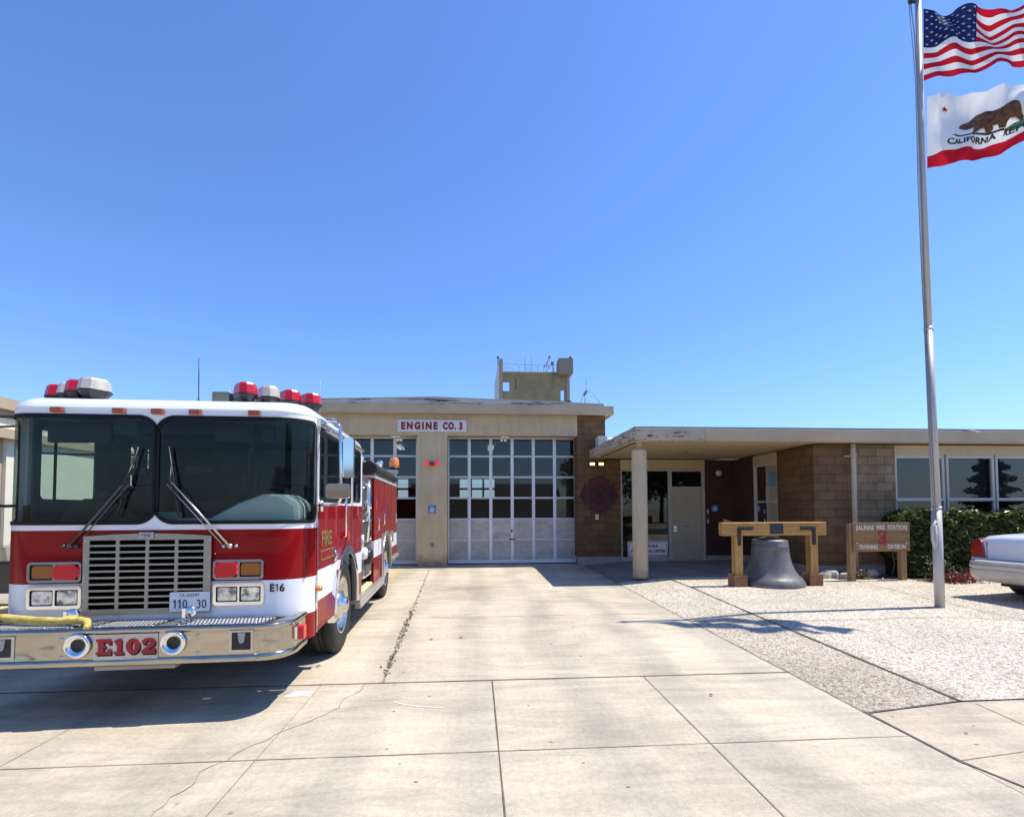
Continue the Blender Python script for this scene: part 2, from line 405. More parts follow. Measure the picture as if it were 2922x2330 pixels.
strip(m, [(-14, 4.89), (3.06, 4.89)], 0.019, jit=0.35)
for y, wd in ((3.467, 0.008), (7.762, 0.012), (10.83, 0.012)):
    strip(m, [(-14, y), (3.06, y)], wd, mi=1, jit=0.4)
for x in (0.151, 1.609): strip(m, [(x, 4.87), (x, -3.2)], 0.010, mi=0 if x < 1 else 1, jit=0.3)
for x in (-1.42, -3.0, -4.5): strip(m, [(x, 4.87), (x, -3.2)], 0.005, mi=1, jit=0.3)
strip(m, [(3.062, 15), (3.062, 3.9)], 0.014, mi=1, jit=0.5)
strip(m, [(3.066, 3.9), (3.07, 3.1), (3.16, 2.75), (3.4, 2.2), (3.5, -2.6)], 0.022, jit=0.3, z=0.006)
strip(m, [(-1.315, 15.2), (-0.868, 4.9)], 0.024, z=0.005, mi=1, jit=0.6)
cr = [(-1.02, 4.88)]
x, y = -1.02, 4.88
while y > 2.0:
    y -= 0.07; x += -0.012 + random.uniform(-0.035, 0.035) - (0.03 if 3.4 < y < 4.2 else 0); cr.append((x, y))
strip(m, cr, 0.006, z=0.0045, mi=1, jit=0.5)
struct(m.build('driveway_joint', [JM, JT], flip=False))
m = MB()
gzz = lambda x, y: gz(x, y) + 0.007
strip(m, [(4.175, 11.0), (4.08, 7.64)], 0.022, zf=gzz, jit=0.4); strip(m, [(4.08, 7.64), (4.035, 5.0)], 0.034, zf=gzz, jit=0.35); strip(m, [(4.035, 5.0), (4.02, 4.04)], 0.024, zf=gzz, jit=0.4)
strip(m, [(4.10, 6.83), (6.7, 6.88), (7.58, 6.62), (14, 6.9)], 0.014, zf=gzz, mi=1, jit=0.4)
strip(m, [(7.84, 10.1), (7.6, 7.98), (7.59, 6.6), (7.6, 4.1)], 0.014, zf=gzz, mi=1, jit=0.4)
strip(m, [(7.6, 7.99), (14, 7.5)], 0.012, zf=gzz, mi=1, jit=0.4)
strip(m, [(3.08, 3.875), (4.02, 4.045), (14, 4.075)], 0.016, z=0.007, mi=0, jit=0.5)
struct(m.build('pavement_joint', [JM, JT], flip=False))
m = MB(); strip(m, [(4.105, 3.99), (4.05, 3.55), (4.0, 1.0)], 0.009, mi=1); strip(m, [(3.09, 3.11), (3.62, 3.19), (14, 3.3)], 0.009, mi=1)
strip(m, [(3.66, 13.9), (3.07, 11.2)], 0.01, z=0.002, mi=1)
struct(m.build('sidewalk_joint', [JM, JT], flip=False))
m = MB(); strip(m, [(2.42, 14.6), (2.51, 10.9)], 0.07, z=0.003, jit=0.2); strip(m, [(-2.10, 15.1), (-1.92, 11.6)], 0.08, z=0.003, jit=0.3)
struct(m.build('yellow_lane_line', YEL, flip=False))
m = MB()
PM = M('pale spill', (0.80, 0.77, 0.70), 0.8)
arc = [(-0.69 + 0.2 * t + 0.22 * t * t, 4.42 - 0.23 * t + 0.06 * t * t) for t in [k / 8 for k in range(9)]]
strip(m, arc, 0.014, z=0.003, jit=0.4)
m.prism([(-1.66, 4.60), (-1.46, 4.62), (-1.43, 4.72), (-1.60, 4.74)], XY, 0.0005, 0.003)
struct(m.build('paint_mark', PM))

m = MB(); rg0 = random.Random(12)
for _ in range(46):
    x, y = rg0.choice([(rg0.gauss(1.1, .25), rg0.uniform(5.4, 9)), (rg0.gauss(0.6, 1.2), rg0.uniform(2.3, 7)), (rg0.uniform(3.2, 4.6), rg0.uniform(2.2, 3.6))]); r_ = rg0.uniform(.004, .011)
    m.prism([(x + r_ * rg0.uniform(.7, 1.3) * math.cos(R(a)) * 1.5, y + r_ * rg0.uniform(.7, 1.2) * math.sin(R(a))) for a in range(0, 360, 45)], XY, 0.0015, 0.0028)
struct(m.build('oil_spot', M('oil spot', (0.22, 0.185, 0.145), 0.7)))
# weeds in the joint
def leafcloud(pts, size, mats, name, parent=None, seed=1, stretch=1.6, up=0.0):
    rg = np.random.default_rng(seed); P = np.array(pts); n = len(P)
    nrm = rg.normal(size=(n, 3)); nrm[:, 2] = np.abs(nrm[:, 2]) * (1 + up) + up; nrm /= np.linalg.norm(nrm, axis=1)[:, None]
    t = rg.normal(size=(n, 3)); t -= (t * nrm).sum(1)[:, None] * nrm; t /= np.linalg.norm(t, axis=1)[:, None]
    b = np.cross(nrm, t); s = size * rg.uniform(0.6, 1.3, n)[:, None]
    V = np.stack([P - t * s * stretch / 2, P + b * s / 2.4 + t * s * .1 + nrm * s * .12, P + t * s * stretch / 2, P - b * s / 2.4 + t * s * .1 + nrm * s * .12], 1).reshape(-1, 3)
    me = bpy.data.meshes.new(name); F = np.arange(4 * n).reshape(n, 4)
    me.from_pydata(V.tolist(), [], F.tolist())
    for q in mats: me.materials.append(q)
    me.polygons.foreach_set('material_index', rg.integers(0, len(mats), n))
    o = bpy.data.objects.new(name, me); col.objects.link(o)
    if parent: o.parent = parent
    return o
def leafmat(name, c, rough=0.4, tl=0.25):
    m, nt, b = newmat(name); nt.links.new(ramp(nt, noise(nt, 6, 3, 0.5, coords(nt)), [(0.3, mul(c, 0.7)), (0.7, mul(c, 1.3))]), b.inputs['Base Color'])
    b.inputs['Roughness'].default_value = rough
    t = N(nt, 'ShaderNodeBsdfTranslucent'); t.inputs[0].default_value = (*mul(c, 1.4), 1); mx = N(nt, 'ShaderNodeMixShader'); mx.inputs[0].default_value = tl
    nt.links.new(b.outputs[0], mx.inputs[1]); nt.links.new(t.outputs[0], mx.inputs[2]); nt.links.new(mx.outputs[0], nt.nodes['Material Output'].inputs[0])
    MATS[name] = m; return m
G1 = leafmat('leaf dark green', (0.028, 0.045, 0.012)); G2 = leafmat('leaf olive', (0.11, 0.13, 0.035)); G3 = leafmat('leaf yellow green', (0.30, 0.29, 0.07))
RL = leafmat('red leaf', (0.22, 0.03, 0.035)); BRL = leafmat('dry stem', (0.16, 0.10, 0.05)); WG = leafmat('weed green', (0.16, 0.18, 0.07))
pts = []
for k in range(240):
    t = random.random() ** 0.8; t = random.choice([random.gauss(0.78, 0.03), random.gauss(0.86, 0.04), random.gauss(0.93, 0.02), random.uniform(0.55, 0.99), random.gauss(0.70, 0.03), random.uniform(0.3, 0.99)])
    x = -1.315 + 0.447 * t; y = 15.2 - 10.3 * t; pts.append((x + random.gauss(0, 0.022), y + random.gauss(0, 0.04), abs(random.gauss(0.006, 0.016)) + 0.004))
o = leafcloud(pts, 0.024, [WG, WG, BRL], 'joint_weed', seed=3); o['kind'] = 'stuff'; tag(o, 'small green weeds growing in the driveway joint beside the fire engine', 'weeds')
LFM = M('dry leaf', (0.10, 0.045, 0.025), 0.7)
def dryleaf(x, y, a, s, label):
    m = MB(); m.add([(-s, 0, 0.004), (0, -s * .4, 0.014), (s, 0, 0.012), (0, s * .4, 0.004), (0, 0, 0.02)], [(0, 1, 4), (1, 2, 4), (2, 3, 4), (3, 0, 4)])
    o = m.build('dry_leaf', LFM, loc=(x, y, 0.002), rot=(0, 0, a), flip=False); tag(o, label, 'leaf')
def Gp(x, y):
    r = right * ((x - 1461) / 1456) + down * ((y - 1398.3) / 1456) + fwd; t = -H / r.z; return (r.x * t, r.y * t)
dryleaf(-0.553, 6.45, 0.1, 0.035, 'curled brown leaf on the concrete right of the joint weeds, nearer them')
dryleaf(-0.19, 6.5, 0.4, 0.04, 'brown leaf on the concrete, farther right of the joint weeds')
dryleaf(-1.62, 5.45, -0.1, 0.038, 'dark leaf lying on the driveway beside the front bumper shadow')
dryleaf(2.02, 4.33, -0.5, 0.024, 'small dark leaf on the slab right of the crack, nearest the gravel')

# ------------------------------------------------------------------ fire station
ST = empty('fire_station', 'long beige and brown block fire station with two bay doors and flat roofed entrance wing', 'building', (0, 0, 0))
YW, YD = 14.65, 15.2
m = MB(); m.box(-6.6, 2.95, YW, YW + 0.3, 3.75, 4.42); m.box(-1.66, -0.82, YW - 0.003, YW + 0.58, 0, 3.75); m.box(-6.6, -5.72, YW - 0.003, YW + 0.6, 0, 3.75)
m.box(-6.6, -6.35, YW + 0.6, 27, 0, 4.5)
m.build('front_wall', STUC_DIRTY, ST)
m = MB(); m.box(-1.70, -0.79, YW - 0.06, YW + 0.1, 0, 0.035); m.build('pillar_footing', CURB, ST)
m = MB(); m.box(2.95, 3.78, YW, YW + 0.55, 0.24, 4.42); m.box(3.5, 3.78, YW + 0.55, 27, 0.0, 4.5); m.box(3.784, 4.22, YW, YW + 0.2, 0.24, 3.06)
m.build('block_wall', BLOCK, ST)
m = MB(); m.box(2.93, 4.215, YW - 0.03, YW + 0.1, 0, 0.24); m.build('footing', CURB, ST)
# fascia + roof of the bays
m = MB(); m.box(-6.9, 3.98, 14.43, 14.50, 4.34, 4.59); m.box(3.92, 3.98, 14.50, 27.2, 4.34, 4.59); m.build('fascia', FASC, ST)
m = MB(); m.box(-6.9, 3.92, 14.50, 27.2, 4.36, 4.42); m.build('soffit', M('soffit brown', (0.33, 0.27, 0.19), 0.8), ST)
m = MB(); m.prism([(-6.85, 4.55), (-6.85, 4.66), (-1.15, 4.81), (3.72, 4.655), (3.72, 4.55)], XZ, 14.56, 27); m.build('roof', RFEDGE, ST)
m = MB(); m.prism([(-6.86, 4.665), (-6.86, 4.69), (-1.15, 4.84), (3.73, 4.685), (3.73, 4.66), (-1.15, 4.815)], XZ, 14.55, 27.01); m.build('roof_flashing', RFMETAL, ST)
# bay doors
def bay_door(x0, x1, ncol):
    zt, zb = 3.775, 0.03
    zs = [3.775, 3.20, 2.58, 1.96, 1.33, 0.71, 0.03]
    xs = [x0 + (x1 - x0) * i / ncol for i in range(ncol + 1)]
    f = MB(); st, rl = 0.045, 0.026; holes = []
    for r_ in range(6):
        for c in range(ncol):
            a = xs[c] + (st if c else 0.05); b = xs[c + 1] - (st if c < ncol - 1 else 0.05)
            t = zs[r_] - (rl if r_ else 0.06); q = zs[r_ + 1] + (rl if r_ < 5 else 0.10)
            holes.append([(a, q), (b, q), (b, t), (a, t)])
    f.panel([(x0, zb), (x1, zb), (x1, zt), (x0, zt)], holes, XZ, YD, YD + 0.05)
    for x in xs[1:-1]:
        f.box(x - 0.022, x + 0.022, YD - 0.012, YD - 0.002, zb + 0.02, zt - 0.02)
    for z in zs[1:-1]:
        f.box(x0 + 0.01, x1 - 0.01, YD - 0.004, YD - 0.0015, z - 0.008, z + 0.001, 1)
    for x in xs[1:-1]:
        for z in zs[1:-1]: f.box(x - 0.03, x + 0.03, YD - 0.022, YD - 0.013, z - 0.03, z + 0.025)
    D = f.build('bay_door', [ALU, BLACK], ST)
    g = MB()
    for k, h in enumerate(holes[:4 * ncol]):
        a, b = h[0][0] - 0.01, h[1][0] + 0.01; q, t = h[0][1] - 0.01, h[2][1] + 0.01
        w_ = random.uniform(-0.002, 0.002)
        g.add([(a, YD + 0.03, q), (b, YD + 0.03 + w_, q), (b, YD + 0.03 + w_, t), (a, YD + 0.03, t)], [(0, 1, 2, 3)])
    g.build('glazing', SGL, D, flip=False)
    g = MB()
    for h in holes[4 * ncol:]:
        g.box(h[0][0] - 0.005, h[1][0] + 0.005, YD + 0.022, YD + 0.03, h[0][1] - 0.005, h[2][1] + 0.005)
        g.box(h[0][0] + 0.025, h[1][0] - 0.025, YD + 0.012, YD + 0.0215, h[0][1] + 0.022, h[2][1] - 0.025)
    g.build('metal_panel', PANELM, D)
    g = MB(); g.box(x0, x1, YD - 0.01, YD + 0.06, 0.004, 0.03); g.build('bottom_seal', BLACK, D)
    return D
def panelmat():
    m, nt, b = newmat('bay door panel'); v = coords(nt)
    c = ramp(nt, noise(nt, 2.5, 6, 0.65, v), [(0.3, (0.42, 0.39, 0.33)), (0.7, (0.60, 0.56, 0.49))])
    nt.links.new(c, b.inputs['Base Color']); c = mix(nt, 0.5, c, ramp(nt, noise(nt, 3.0, 6, 0.7, coords(nt, (1, 1, 3))), [(0.34, (0.55, 0.53, 0.50)), (0.55, gray(1))]), 'MULTIPLY'); nt.links.new(c, b.inputs['Base Color'])
    b.inputs['Roughness'].default_value = 0.6
    return m
PANELM = panelmat()
D = bay_door(-0.84, 3.0, 6)
g = MB(); g.box(1.04, 1.08, YD - 0.05, YD - 0.02, 0.94, 1.02, 0); g.build('door_latch', M('dark latch', (0.05, 0.05, 0.05), 0.5, 0.6), D)
MB().box(0.98, 1.16, YD - 0.045, YD - 0.022, 0.715, 0.745).build('door_handle', MATS['dark latch'], D)
bay_door(-5.70, -1.72, 6)
# garage interior
m = MB(); m.box(-6.3, 3.45, 15.45, 26.9, 4.25, 4.3, 0); m.box(-6.34, -6.3, 15.45, 27, 0, 4.3, 0)
m.box(3.4, 3.46, 15.45, 27, 0, 4.3, 0); m.box(-6.3, 3.45, 15.36, 26.9, -0.02, -0.004, 1)
m.build('bay_interior', [M('bay wall', (0.17, 0.17, 0.18), 0.8), M('bay floor', (0.16, 0.15, 0.14), 0.4)], ST)
holes = []
for bx in (-5.4, -0.9):
    for c in range(6):
        for r_ in (2.16, 2.72):
            a = bx + c * 0.64
            if c < 3: holes.append([(a + 0.05, r_ + 0.04), (a + 0.59, r_ + 0.04), (a + 0.59, r_ + 0.5), (a + 0.05, r_ + 0.5)])
m = MB(); m.panel([(-6.3, 0), (3.45, 0), (3.45, 4.25), (-6.3, 4.25)], holes, XZ, 26.9, 27.0); m.build('rear_wall', M('bay rear wall', (0.13, 0.13, 0.14), 0.8), ST)
for fx, fy in ((0.9, 17.5), (0.5, 20.5), (-2.9, 17.6), (-3.2, 20.4)):
    m = MB(); m.box(fx, fx + 0.08, fy, fy + 1.2, 4.12, 4.2); m.box(fx + 0.14, fx + 0.22, fy, fy + 1.2, 4.12, 4.2)
    m.build('tube_light', EMIT('tube light', (1, 0.95, 0.85), 0.6), ST)

# entrance wing -----------------------------------------------------
m = MB(); m.box(4.22, 6.76, YW, YW + 0.2, 2.79, 3.06); m.build('entrance_header', SOFF, ST)
m = MB()
m.panel([(4.22, 0.09), (6.76, 0.09), (6.76, 2.785), (4.22, 2.785)],
        [[(4.27, 0.22), (5.65, 0.22), (5.65, 2.73), (4.27, 2.73)], [(5.76, 2.27), (6.67, 2.27), (6.67, 2.72), (5.76, 2.72)], [(5.76, 0.11), (6.67, 0.11), (6.67, 2.20), (5.76, 2.20)]], XZ, YW + 0.01, YW + 0.09)
F = m.build('entrance_frame', M('entrance frame', (0.42, 0.38, 0.32), 0.5), ST)
g = MB(); g.add([(4.26, YW + 0.05, 0.2), (5.66, YW + 0.05, 0.2), (5.66, YW + 0.05, 2.74), (4.26, YW + 0.05, 2.74)], [(0, 1, 2, 3)])
g.add([(5.75, YW + 0.05, 2.26), (6.68, YW + 0.05, 2.26), (6.68, YW + 0.05, 2.73), (5.75, YW + 0.05, 2.73)], [(0, 1, 2, 3)]); g.build('glass_pane', SGL, F, flip=False)
DR = MB().box(5.765, 6.665, YW + 0.035, YW + 0.075, 0.115, 2.195).build('entrance_door', DOORM, ST)
g = MB(); g.box(5.80, 5.90, YW + 0.02, YW + 0.034, 0.95, 1.11); g.lathe([(0.0, -0.05), (0.025, -0.045), (0.03, -0.03), (0.015, 0)], (5.84, YW + 0.018, 1.02), (0, 1, 0), 12); g.build('door_handle', CHROME, DR)
g = MB(); g.box(6.08, 6.30, YW + 0.024, YW + 0.034, 1.075, 1.135); g.box(6.10, 6.28, YW + 0.020, YW + 0.0235, 1.095, 1.115, 1); g.build('mail_slot', [M('slot metal', (0.40, 0.36, 0.28), 0.4, 0.5), BLACK], DR)
g = MB(); g.box(6.235, 6.255, YW + 0.028, YW + 0.034, 1.87, 1.89); g.build('peephole', BLACK, DR)
WSG = MB().prism(rrect(4.42, 5.62, 0.235, 0.67, 0.04), XZ, YW + 0.03, YW + 0.04).build('window_sign', WHITE)
tag(WSG, 'white lettered training centre sign low in the entrance window behind the column', 'sign')
NAVY = M('navy ink', (0.02, 0.02, 0.06), 0.6); REDT = M('red ink', (0.32, 0.01, 0.015), 0.6)
g = MB(); g.panel(rrect(4.445, 5.595, 0.26, 0.645, 0.03), [rrect(4.46, 5.58, 0.275, 0.63, 0.025)], XZ, YW + 0.027, YW + 0.0295); g.build('sign_border', NAVY, WSG)
text_obj('lettering', 'Salinas', 0.15, REDT, (4.80, YW + 0.0265, 0.50), WSG, width=0.52, bold=0.003)
text_obj('lettering', 'FIRE TRAINING CENTER', 0.12, REDT, (4.52, YW + 0.0265, 0.345), WSG, width=1.02, bold=0.004)
# interior behind the entrance glass
m = MB(); m.box(4.0, 8.0, YW + 3, YW + 3.1, 0, 3); m.box(4.0, 8.0, YW + 0.25, YW + 3, 0.02, 0.06); m.box(4.0, 8, YW + .25, YW + 3, 2.95, 3.0); m.build('lobby', DARK, ST)
# recess block walls (darker red-brown) and side wall with window
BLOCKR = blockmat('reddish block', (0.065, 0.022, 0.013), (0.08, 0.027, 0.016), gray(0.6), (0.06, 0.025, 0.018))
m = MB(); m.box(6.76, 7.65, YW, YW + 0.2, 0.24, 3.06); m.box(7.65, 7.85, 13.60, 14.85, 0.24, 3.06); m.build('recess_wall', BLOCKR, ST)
m = MB(); m.box(6.77, 7.64, YW - 0.03, YW + 0.1, 0.09, 0.24); m.box(7.62, 7.80, 11.10, YW - 0.035, 0.09, 0.30); m.box(7.62, 13.5, 11.02, 11.095, 0.05, 0.32); m.build('curb', CURB, ST)
m = MB(); m.box(7.652, 7.85, 11.25, 12.47, 0.3, 3.06); m.box(7.65, 8.47, 11.05, 11.25, 0.32, 3.06)
m.box(7.652, 7.85, 12.47, 13.60, 0.3, 0.9)
m.build('brown_block_wall', BLOCK, ST)
m = MB(); m.box(8.472, 9.61, 11.052, 11.25, 0.32, 3.06); m.box(9.61, 15, 11.06, 11.25, 0.05, 0.86); m.box(14.8, 15, 11.25, 20, 0, 3.06)
m.build('weathered_block_wall', BLOCK2, ST)
m = MB(); m.box(7.652, 7.85, 12.47, 13.60, 2.79, 3.06); m.box(9.61, 15, 11.05, 11.25, 2.84, 3.06); m.build('window_header', STUC, ST)
def side_window():
    m = MB(); m.panel([(12.47, 0.9), (13.6, 0.9), (13.6, 2.79), (12.47, 2.79)], [[(12.5, 1.82), (13.55, 1.82), (13.55, 2.75), (12.5, 2.75)], [(12.5, 0.94), (13.55, 0.94), (13.55, 1.77), (12.5, 1.77)]], YZ, 7.66, 7.72)
    m.box(7.665, 7.69, 12.98, 13.01, 1.82, 2.2); m.box(7.665, 7.69, 12.5, 12.98, 2.15, 2.18)
    W = m.build('side_window', WFRAME, ST)
    g = MB(); g.add([(7.70, 12.49, 0.93), (7.70, 13.56, 0.93), (7.70, 13.56, 2.76), (7.70, 12.49, 2.76)], [(0, 1, 2, 3)]); g.build('glass_pane', SGL, W, flip=False)
side_window()
BLIND = M('blind slats', (0.30, 0.31, 0.31), 0.7)
def office_window(x0, x1):
    m = MB(); m.panel([(x0, 0.86), (x1, 0.86), (x1, 2.84), (x0, 2.84)], [[(x0 + 0.055, 1.845), (x1 - 0.055, 1.845), (x1 - 0.055, 2.765), (x0 + 0.055, 2.765)], [(x0 + 0.04, 0.9), (x1 - 0.04, 0.9), (x1 - 0.04, 1.77), (x0 + 0.04, 1.77)]], XZ, 11.08, 11.16)
    m.box(x0 + 0.02, x1 - 0.02, 11.06, 11.0795, 1.78, 1.80)
    W = m.build('office_window', WFRAME, ST)
    g = MB(); g.add([(x0 + 0.03, 11.12, 0.88), (x1 - 0.03, 11.12, 0.88), (x1 - 0.03, 11.122, 2.78), (x0 + 0.03, 11.122, 2.78)], [(0, 1, 2, 3)]); g.build('glass_pane', SGL, W, flip=False)
    g = MB(); z = 1.84
    while z < 2.77:
        g.add([(x0 + 0.06, 11.19, z), (x1 - 0.06, 11.19, z), (x1 - 0.06, 11.21, z + 0.022), (x0 + 0.06, 11.21, z + 0.022)], [(0, 1, 2, 3)]); z += 0.032
    g.build('window_blind', BLIND, W, flip=False)
for x0, x1 in ((9.62, 10.845), (10.895, 12.085), (12.125, 13.32), (13.36, 14.56)): office_window(x0, x1)
m = MB(); m.box(9.4, 14.8, 12.8, 12.9, 0, 3.0); m.box(9.3, 14.8, 11.3, 12.8, 0.0, 0.04); m.box(7.9, 9.3, 11.3, 14.6, 0.02, 2.95); m.box(9.3, 14.8, 11.3, 12.8, 2.96, 3.0); m.build('office_interior', DARK, ST)
# low roof
m = MB(); m.box(3.31, 4.98, 10.75, 10.82, 3.09, 3.335); m.box(3.31, 3.38, 10.82, YW - 0.002, 3.09, 3.335); m.build('canopy_fascia', FASC_PEEL, ST)
m = MB(); m.box(4.983, 10.4, 10.748, 10.82, 3.088, 3.335); m.box(10.403, 16, 10.75, 10.82, 3.086, 3.333); m.build('wing_fascia', FASC, ST)
m = MB(); m.box(3.38, 16, 10.82, YW, 3.095, 3.13); m.build('canopy_soffit', SOFF, ST)
m = MB(); m.box(3.47, 16, 10.84, 20, 3.20, 3.385); m.build('wing_roof', RFMETAL, ST)
m = MB(); m.box(3.45, 16, 10.83, 10.90, 3.387, 3.41); m.box(3.45, 3.55, 10.9, 20, 3.387, 3.41); m.build('wing_flashing', M('green grey felt', (0.20, 0.21, 0.18), 0.8, var=0.3, vs=6), ST)
m = MB(); m.prism([(11.1, 3.40), (11.36, 3.325), (11.45, 3.33), (11.16, 3.415)], XZ, 10.74, 10.80); m.build('lifted_flashing', WHITE, ST)
m = MB(); m.box(3.52, 3.58, 11.1, 14.3, 3.088, 3.0945); m.build('soffit_vent', M('vent dark', (0.06, 0.05, 0.04), 0.8), ST)
m = MB(); m.box(5.43, 5.75, 12.6, 12.85, 3.05, 3.0945); m.build('ceiling_light', M('lamp housing', (0.35, 0.28, 0.17), 0.5), ST)
c = MB(); c.lathe([(0.0, 0.1), (0.168, 0.1), (0.168, 0.12), (0.165, 2.90), (0.155, 2.925), (0.0, 2.925)], (3.625, 11.1, 0), n=40)
CO = c.build('entrance_column', STUC_COL, ST)
MB().box(3.57, 3.67, 11.05, 11.15, 2.925, 3.094).build('column_head', STUC, CO)
g = MB(); g.tube([(8.55, 10.985, 0.1), (8.55, 10.985, 2.82), (8.55, 10.985, 3.08)], 0.055, 14, rs=[0.055, 0.055, 0.055]); g.tube([(8.55, 10.985, 2.78), (8.55, 10.985, 2.86)], 0.066, 14)
DP = g.build('drainpipe', M('pipe paint', (0.48, 0.42, 0.32), 0.6), ST)
for z in (2.78, .56): MB().box(8.36, 8.50, 10.99, 11.045, z, z + .035).build('pipe_bracket', M('bracket', (0.40, 0.35, 0.28), 0.6), DP)

# things fixed on the station
SB = empty('station_sign', 'white board with red raised lettering over the pillar between the bay doors', 'sign', (-1.245, 14.6, 3.84))
MB().box(-0.975, 0.975, 0.0, 0.04, 0, 0.34).build('sign_board', M('sign white', (0.66, 0.63, 0.62), 0.6, var=0.06, vs=5), SB)
DRED = M('dark red letter', (0.22, 0.012, 0.016), 0.6)
t = text_obj('lettering', 'ENGINE', 0.27, DRED, (-0.875, -0.002, 0.075), SB, width=1.03, bold=0.017, extrude=0.006, space=1.4)
t = text_obj('lettering', 'CO. 3', 0.27, DRED, (0.30, -0.002, 0.075), SB, width=0.56, bold=0.017, extrude=0.006, space=1.2)
WL = empty('warning_light', 'small twin red warning light on the pillar between the bay doors', 'lamp', (-1.25, 14.645, 2.93))
MB().prism(rrect(-0.07, 0.07, -0.05, 0.05, 0.02), XZ, -0.10, 0).build('lamp_housing', M('lamp brown', (0.12, 0.05, 0.04), 0.5), WL)
for s_ in (-1, 1):
    MB().lathe([(0.0, 0.0), (0.05, 0.01), (0.055, 0.06), (0.04, 0.12), (0, 0.13)], (s_ * 0.07, -0.05, 0), (s_, 0, 0), 16).build('lens', EMIT('red lens lit', (0.75, 0.02, 0.03), 0.7), WL)
def hand_sign(x, z, s, label, k=1.0):
    o = empty('safe_surrender_sign', label, 'sign', (x, 14.64, z), 0, 'blue house and hand signs on the station walls')
    MB().prism(rrect(-s / 2, s / 2, -s / 2, s / 2, 0.01), XZ, -0.004, 0.006).build('sign_plate', M('sign blue', (0.03, 0.17, 0.42), 0.5), o)
    w_ = M('sign symbol white', (0.72, 0.76, 0.8), 0.5)
    h = MB(); q = s * 0.5
    h.panel([(-.58 * q, -.45 * q), (.58 * q, -.45 * q), (.58 * q, .2 * q), (.68 * q, .2 * q), (0, .78 * q), (-.68 * q, .2 * q), (-.58 * q, .2 * q)],
            [[(-.46 * q, -.33 * q), (.46 * q, -.33 * q), (.46 * q, .22 * q), (0, .60 * q), (-.46 * q, .22 * q)]], XZ, -0.008, -0.0045)
    h.prism([(-.36 * q, .05 * q), (-.1 * q, .12 * q), (.3 * q, .1 * q), (.36 * q, -.05 * q), (.1 * q, -.22 * q), (-.1 * q, -.18 * q), (-.34 * q, -.14 * q)], XZ, -0.008, -0.0045)
    h.box(-.55 * q, .55 * q, -0.008, -0.0045, -.7 * q, -.58 * q)
    h.build('house_symbol', w_, o)
hand_sign(-1.245, 1.63, 0.22, 'blue sign with white house and hand on the pillar between the bay doors')
hand_sign(7.05, 1.63, 0.19, 'blue sign with white house and hand in the dark recess right of the entrance door')
o = MB().box(-1.28, -1.20, 14.625, 14.65, 0.555, 0.68).build('outlet_box', M('outlet grey', (0.18, 0.17, 0.15), 0.6)); tag(o, 'small grey outlet box low on the beige pillar between the bay doors', 'outlet')
FL = empty('floodlight', 'twin lit floodlight on the brown block wall under the canopy edge', 'lamp', (3.48, 14.6, 2.9))
MB().box(-0.05, 0.05, -0.04, 0.05, -0.06, 0.02).build('lamp_base', M('bronze', (0.07, 0.05, 0.035), 0.5), FL)
for s_ in (-1, 1):
    h = MB().box(s_ * 0.13 - 0.085, s_ * 0.13 + 0.085, -0.11, 0.0, -0.035, 0.07).build('lamp_head', M('bronze', (0.07, 0.05, 0.035)), FL, bevel=0.008)
    MB().box(s_ * 0.13 - 0.07, s_ * 0.13 + 0.07, -0.118, -0.112, -0.02, 0.058).build('lens', EMIT('floodlight lens', (1, 0.72, 0.36), 1.6), h)
# maltese cross
MC = empty('fire_emblem', 'round dark red firefighter cross emblem on the brown block wall', 'emblem', (3.575, 14.64, 2.045))
def maltese(s):
    P = []
    for k in range(4):
        a0 = k * 90
        for da, r_ in ((-44, 0.69), (-41, 0.75), (-38, 0.88), (-35, 0.99), (-31, 0.955), (-25, 0.93), (-12, 0.965), (-5, 0.99), (0, 1.0), (5, 0.99), (12, 0.965), (25, 0.93), (31, 0.955), (35, 0.99), (38, 0.88), (41, 0.75), (44, 0.69)):
            a = R(a0 + da); P.append((s * r_ * math.cos(a), s * r_ * math.sin(a)))
    return P
EMR = M('emblem red', (0.075, 0.004, 0.008), 0.6, var=0.15, vs=5); EMK = M('emblem black', (0.012, 0.004, 0.005), 0.6)
MB().prism(maltese(0.535), XZ, -0.03, 0.0).build('cross_plate', EMK, MC)
MB().prism(maltese(0.515), XZ, -0.038, -0.031).build('cross_face', EMR, MC)
h = MB(); h.panel(circ(0, 0, 0.27, 32), [circ(0, 0, 0.235, 32)], XZ, -0.046, -0.0385); h.prism(circ(-0.01, -0.03, 0.095, 20), XZ, -0.05, -0.0385)
for k in range(8):
    a = R(k * 45 + 8); h.prism([(math.cos(a) * .05 - math.sin(a) * .018, math.sin(a) * .05 + math.cos(a) * .018), (math.cos(a) * .05 + math.sin(a) * .018, math.sin(a) * .05 - math.cos(a) * .018),
                        (math.cos(a) * .225 + math.sin(a) * .012, math.sin(a) * .225 - math.cos(a) * .012), (math.cos(a) * .225 - math.sin(a) * .012, math.sin(a) * .225 + math.cos(a) * .012)], XZ, -0.0455, -0.0388)
h.prism([(.36 + .05 * math.cos(R(t)), .02 + .17 * math.sin(R(t))) for t in range(0, 360, 20)], XZ, -0.046, -0.0385)
h.build('emblem_detail', EMK, MC)
o = empty('wall_plate', 'small white switch plate on the block wall below the red emblem', 'plate', (3.51, 14.64, 1.39))
MB().box(-0.045, 0.045, -0.008, 0.005, -0.07, 0.07).build('plate', WHITE, o); MB().box(-0.02, 0.02, -0.012, -0.0085, -0.025, 0.025).build('keyhole_lock', BLACK, o)
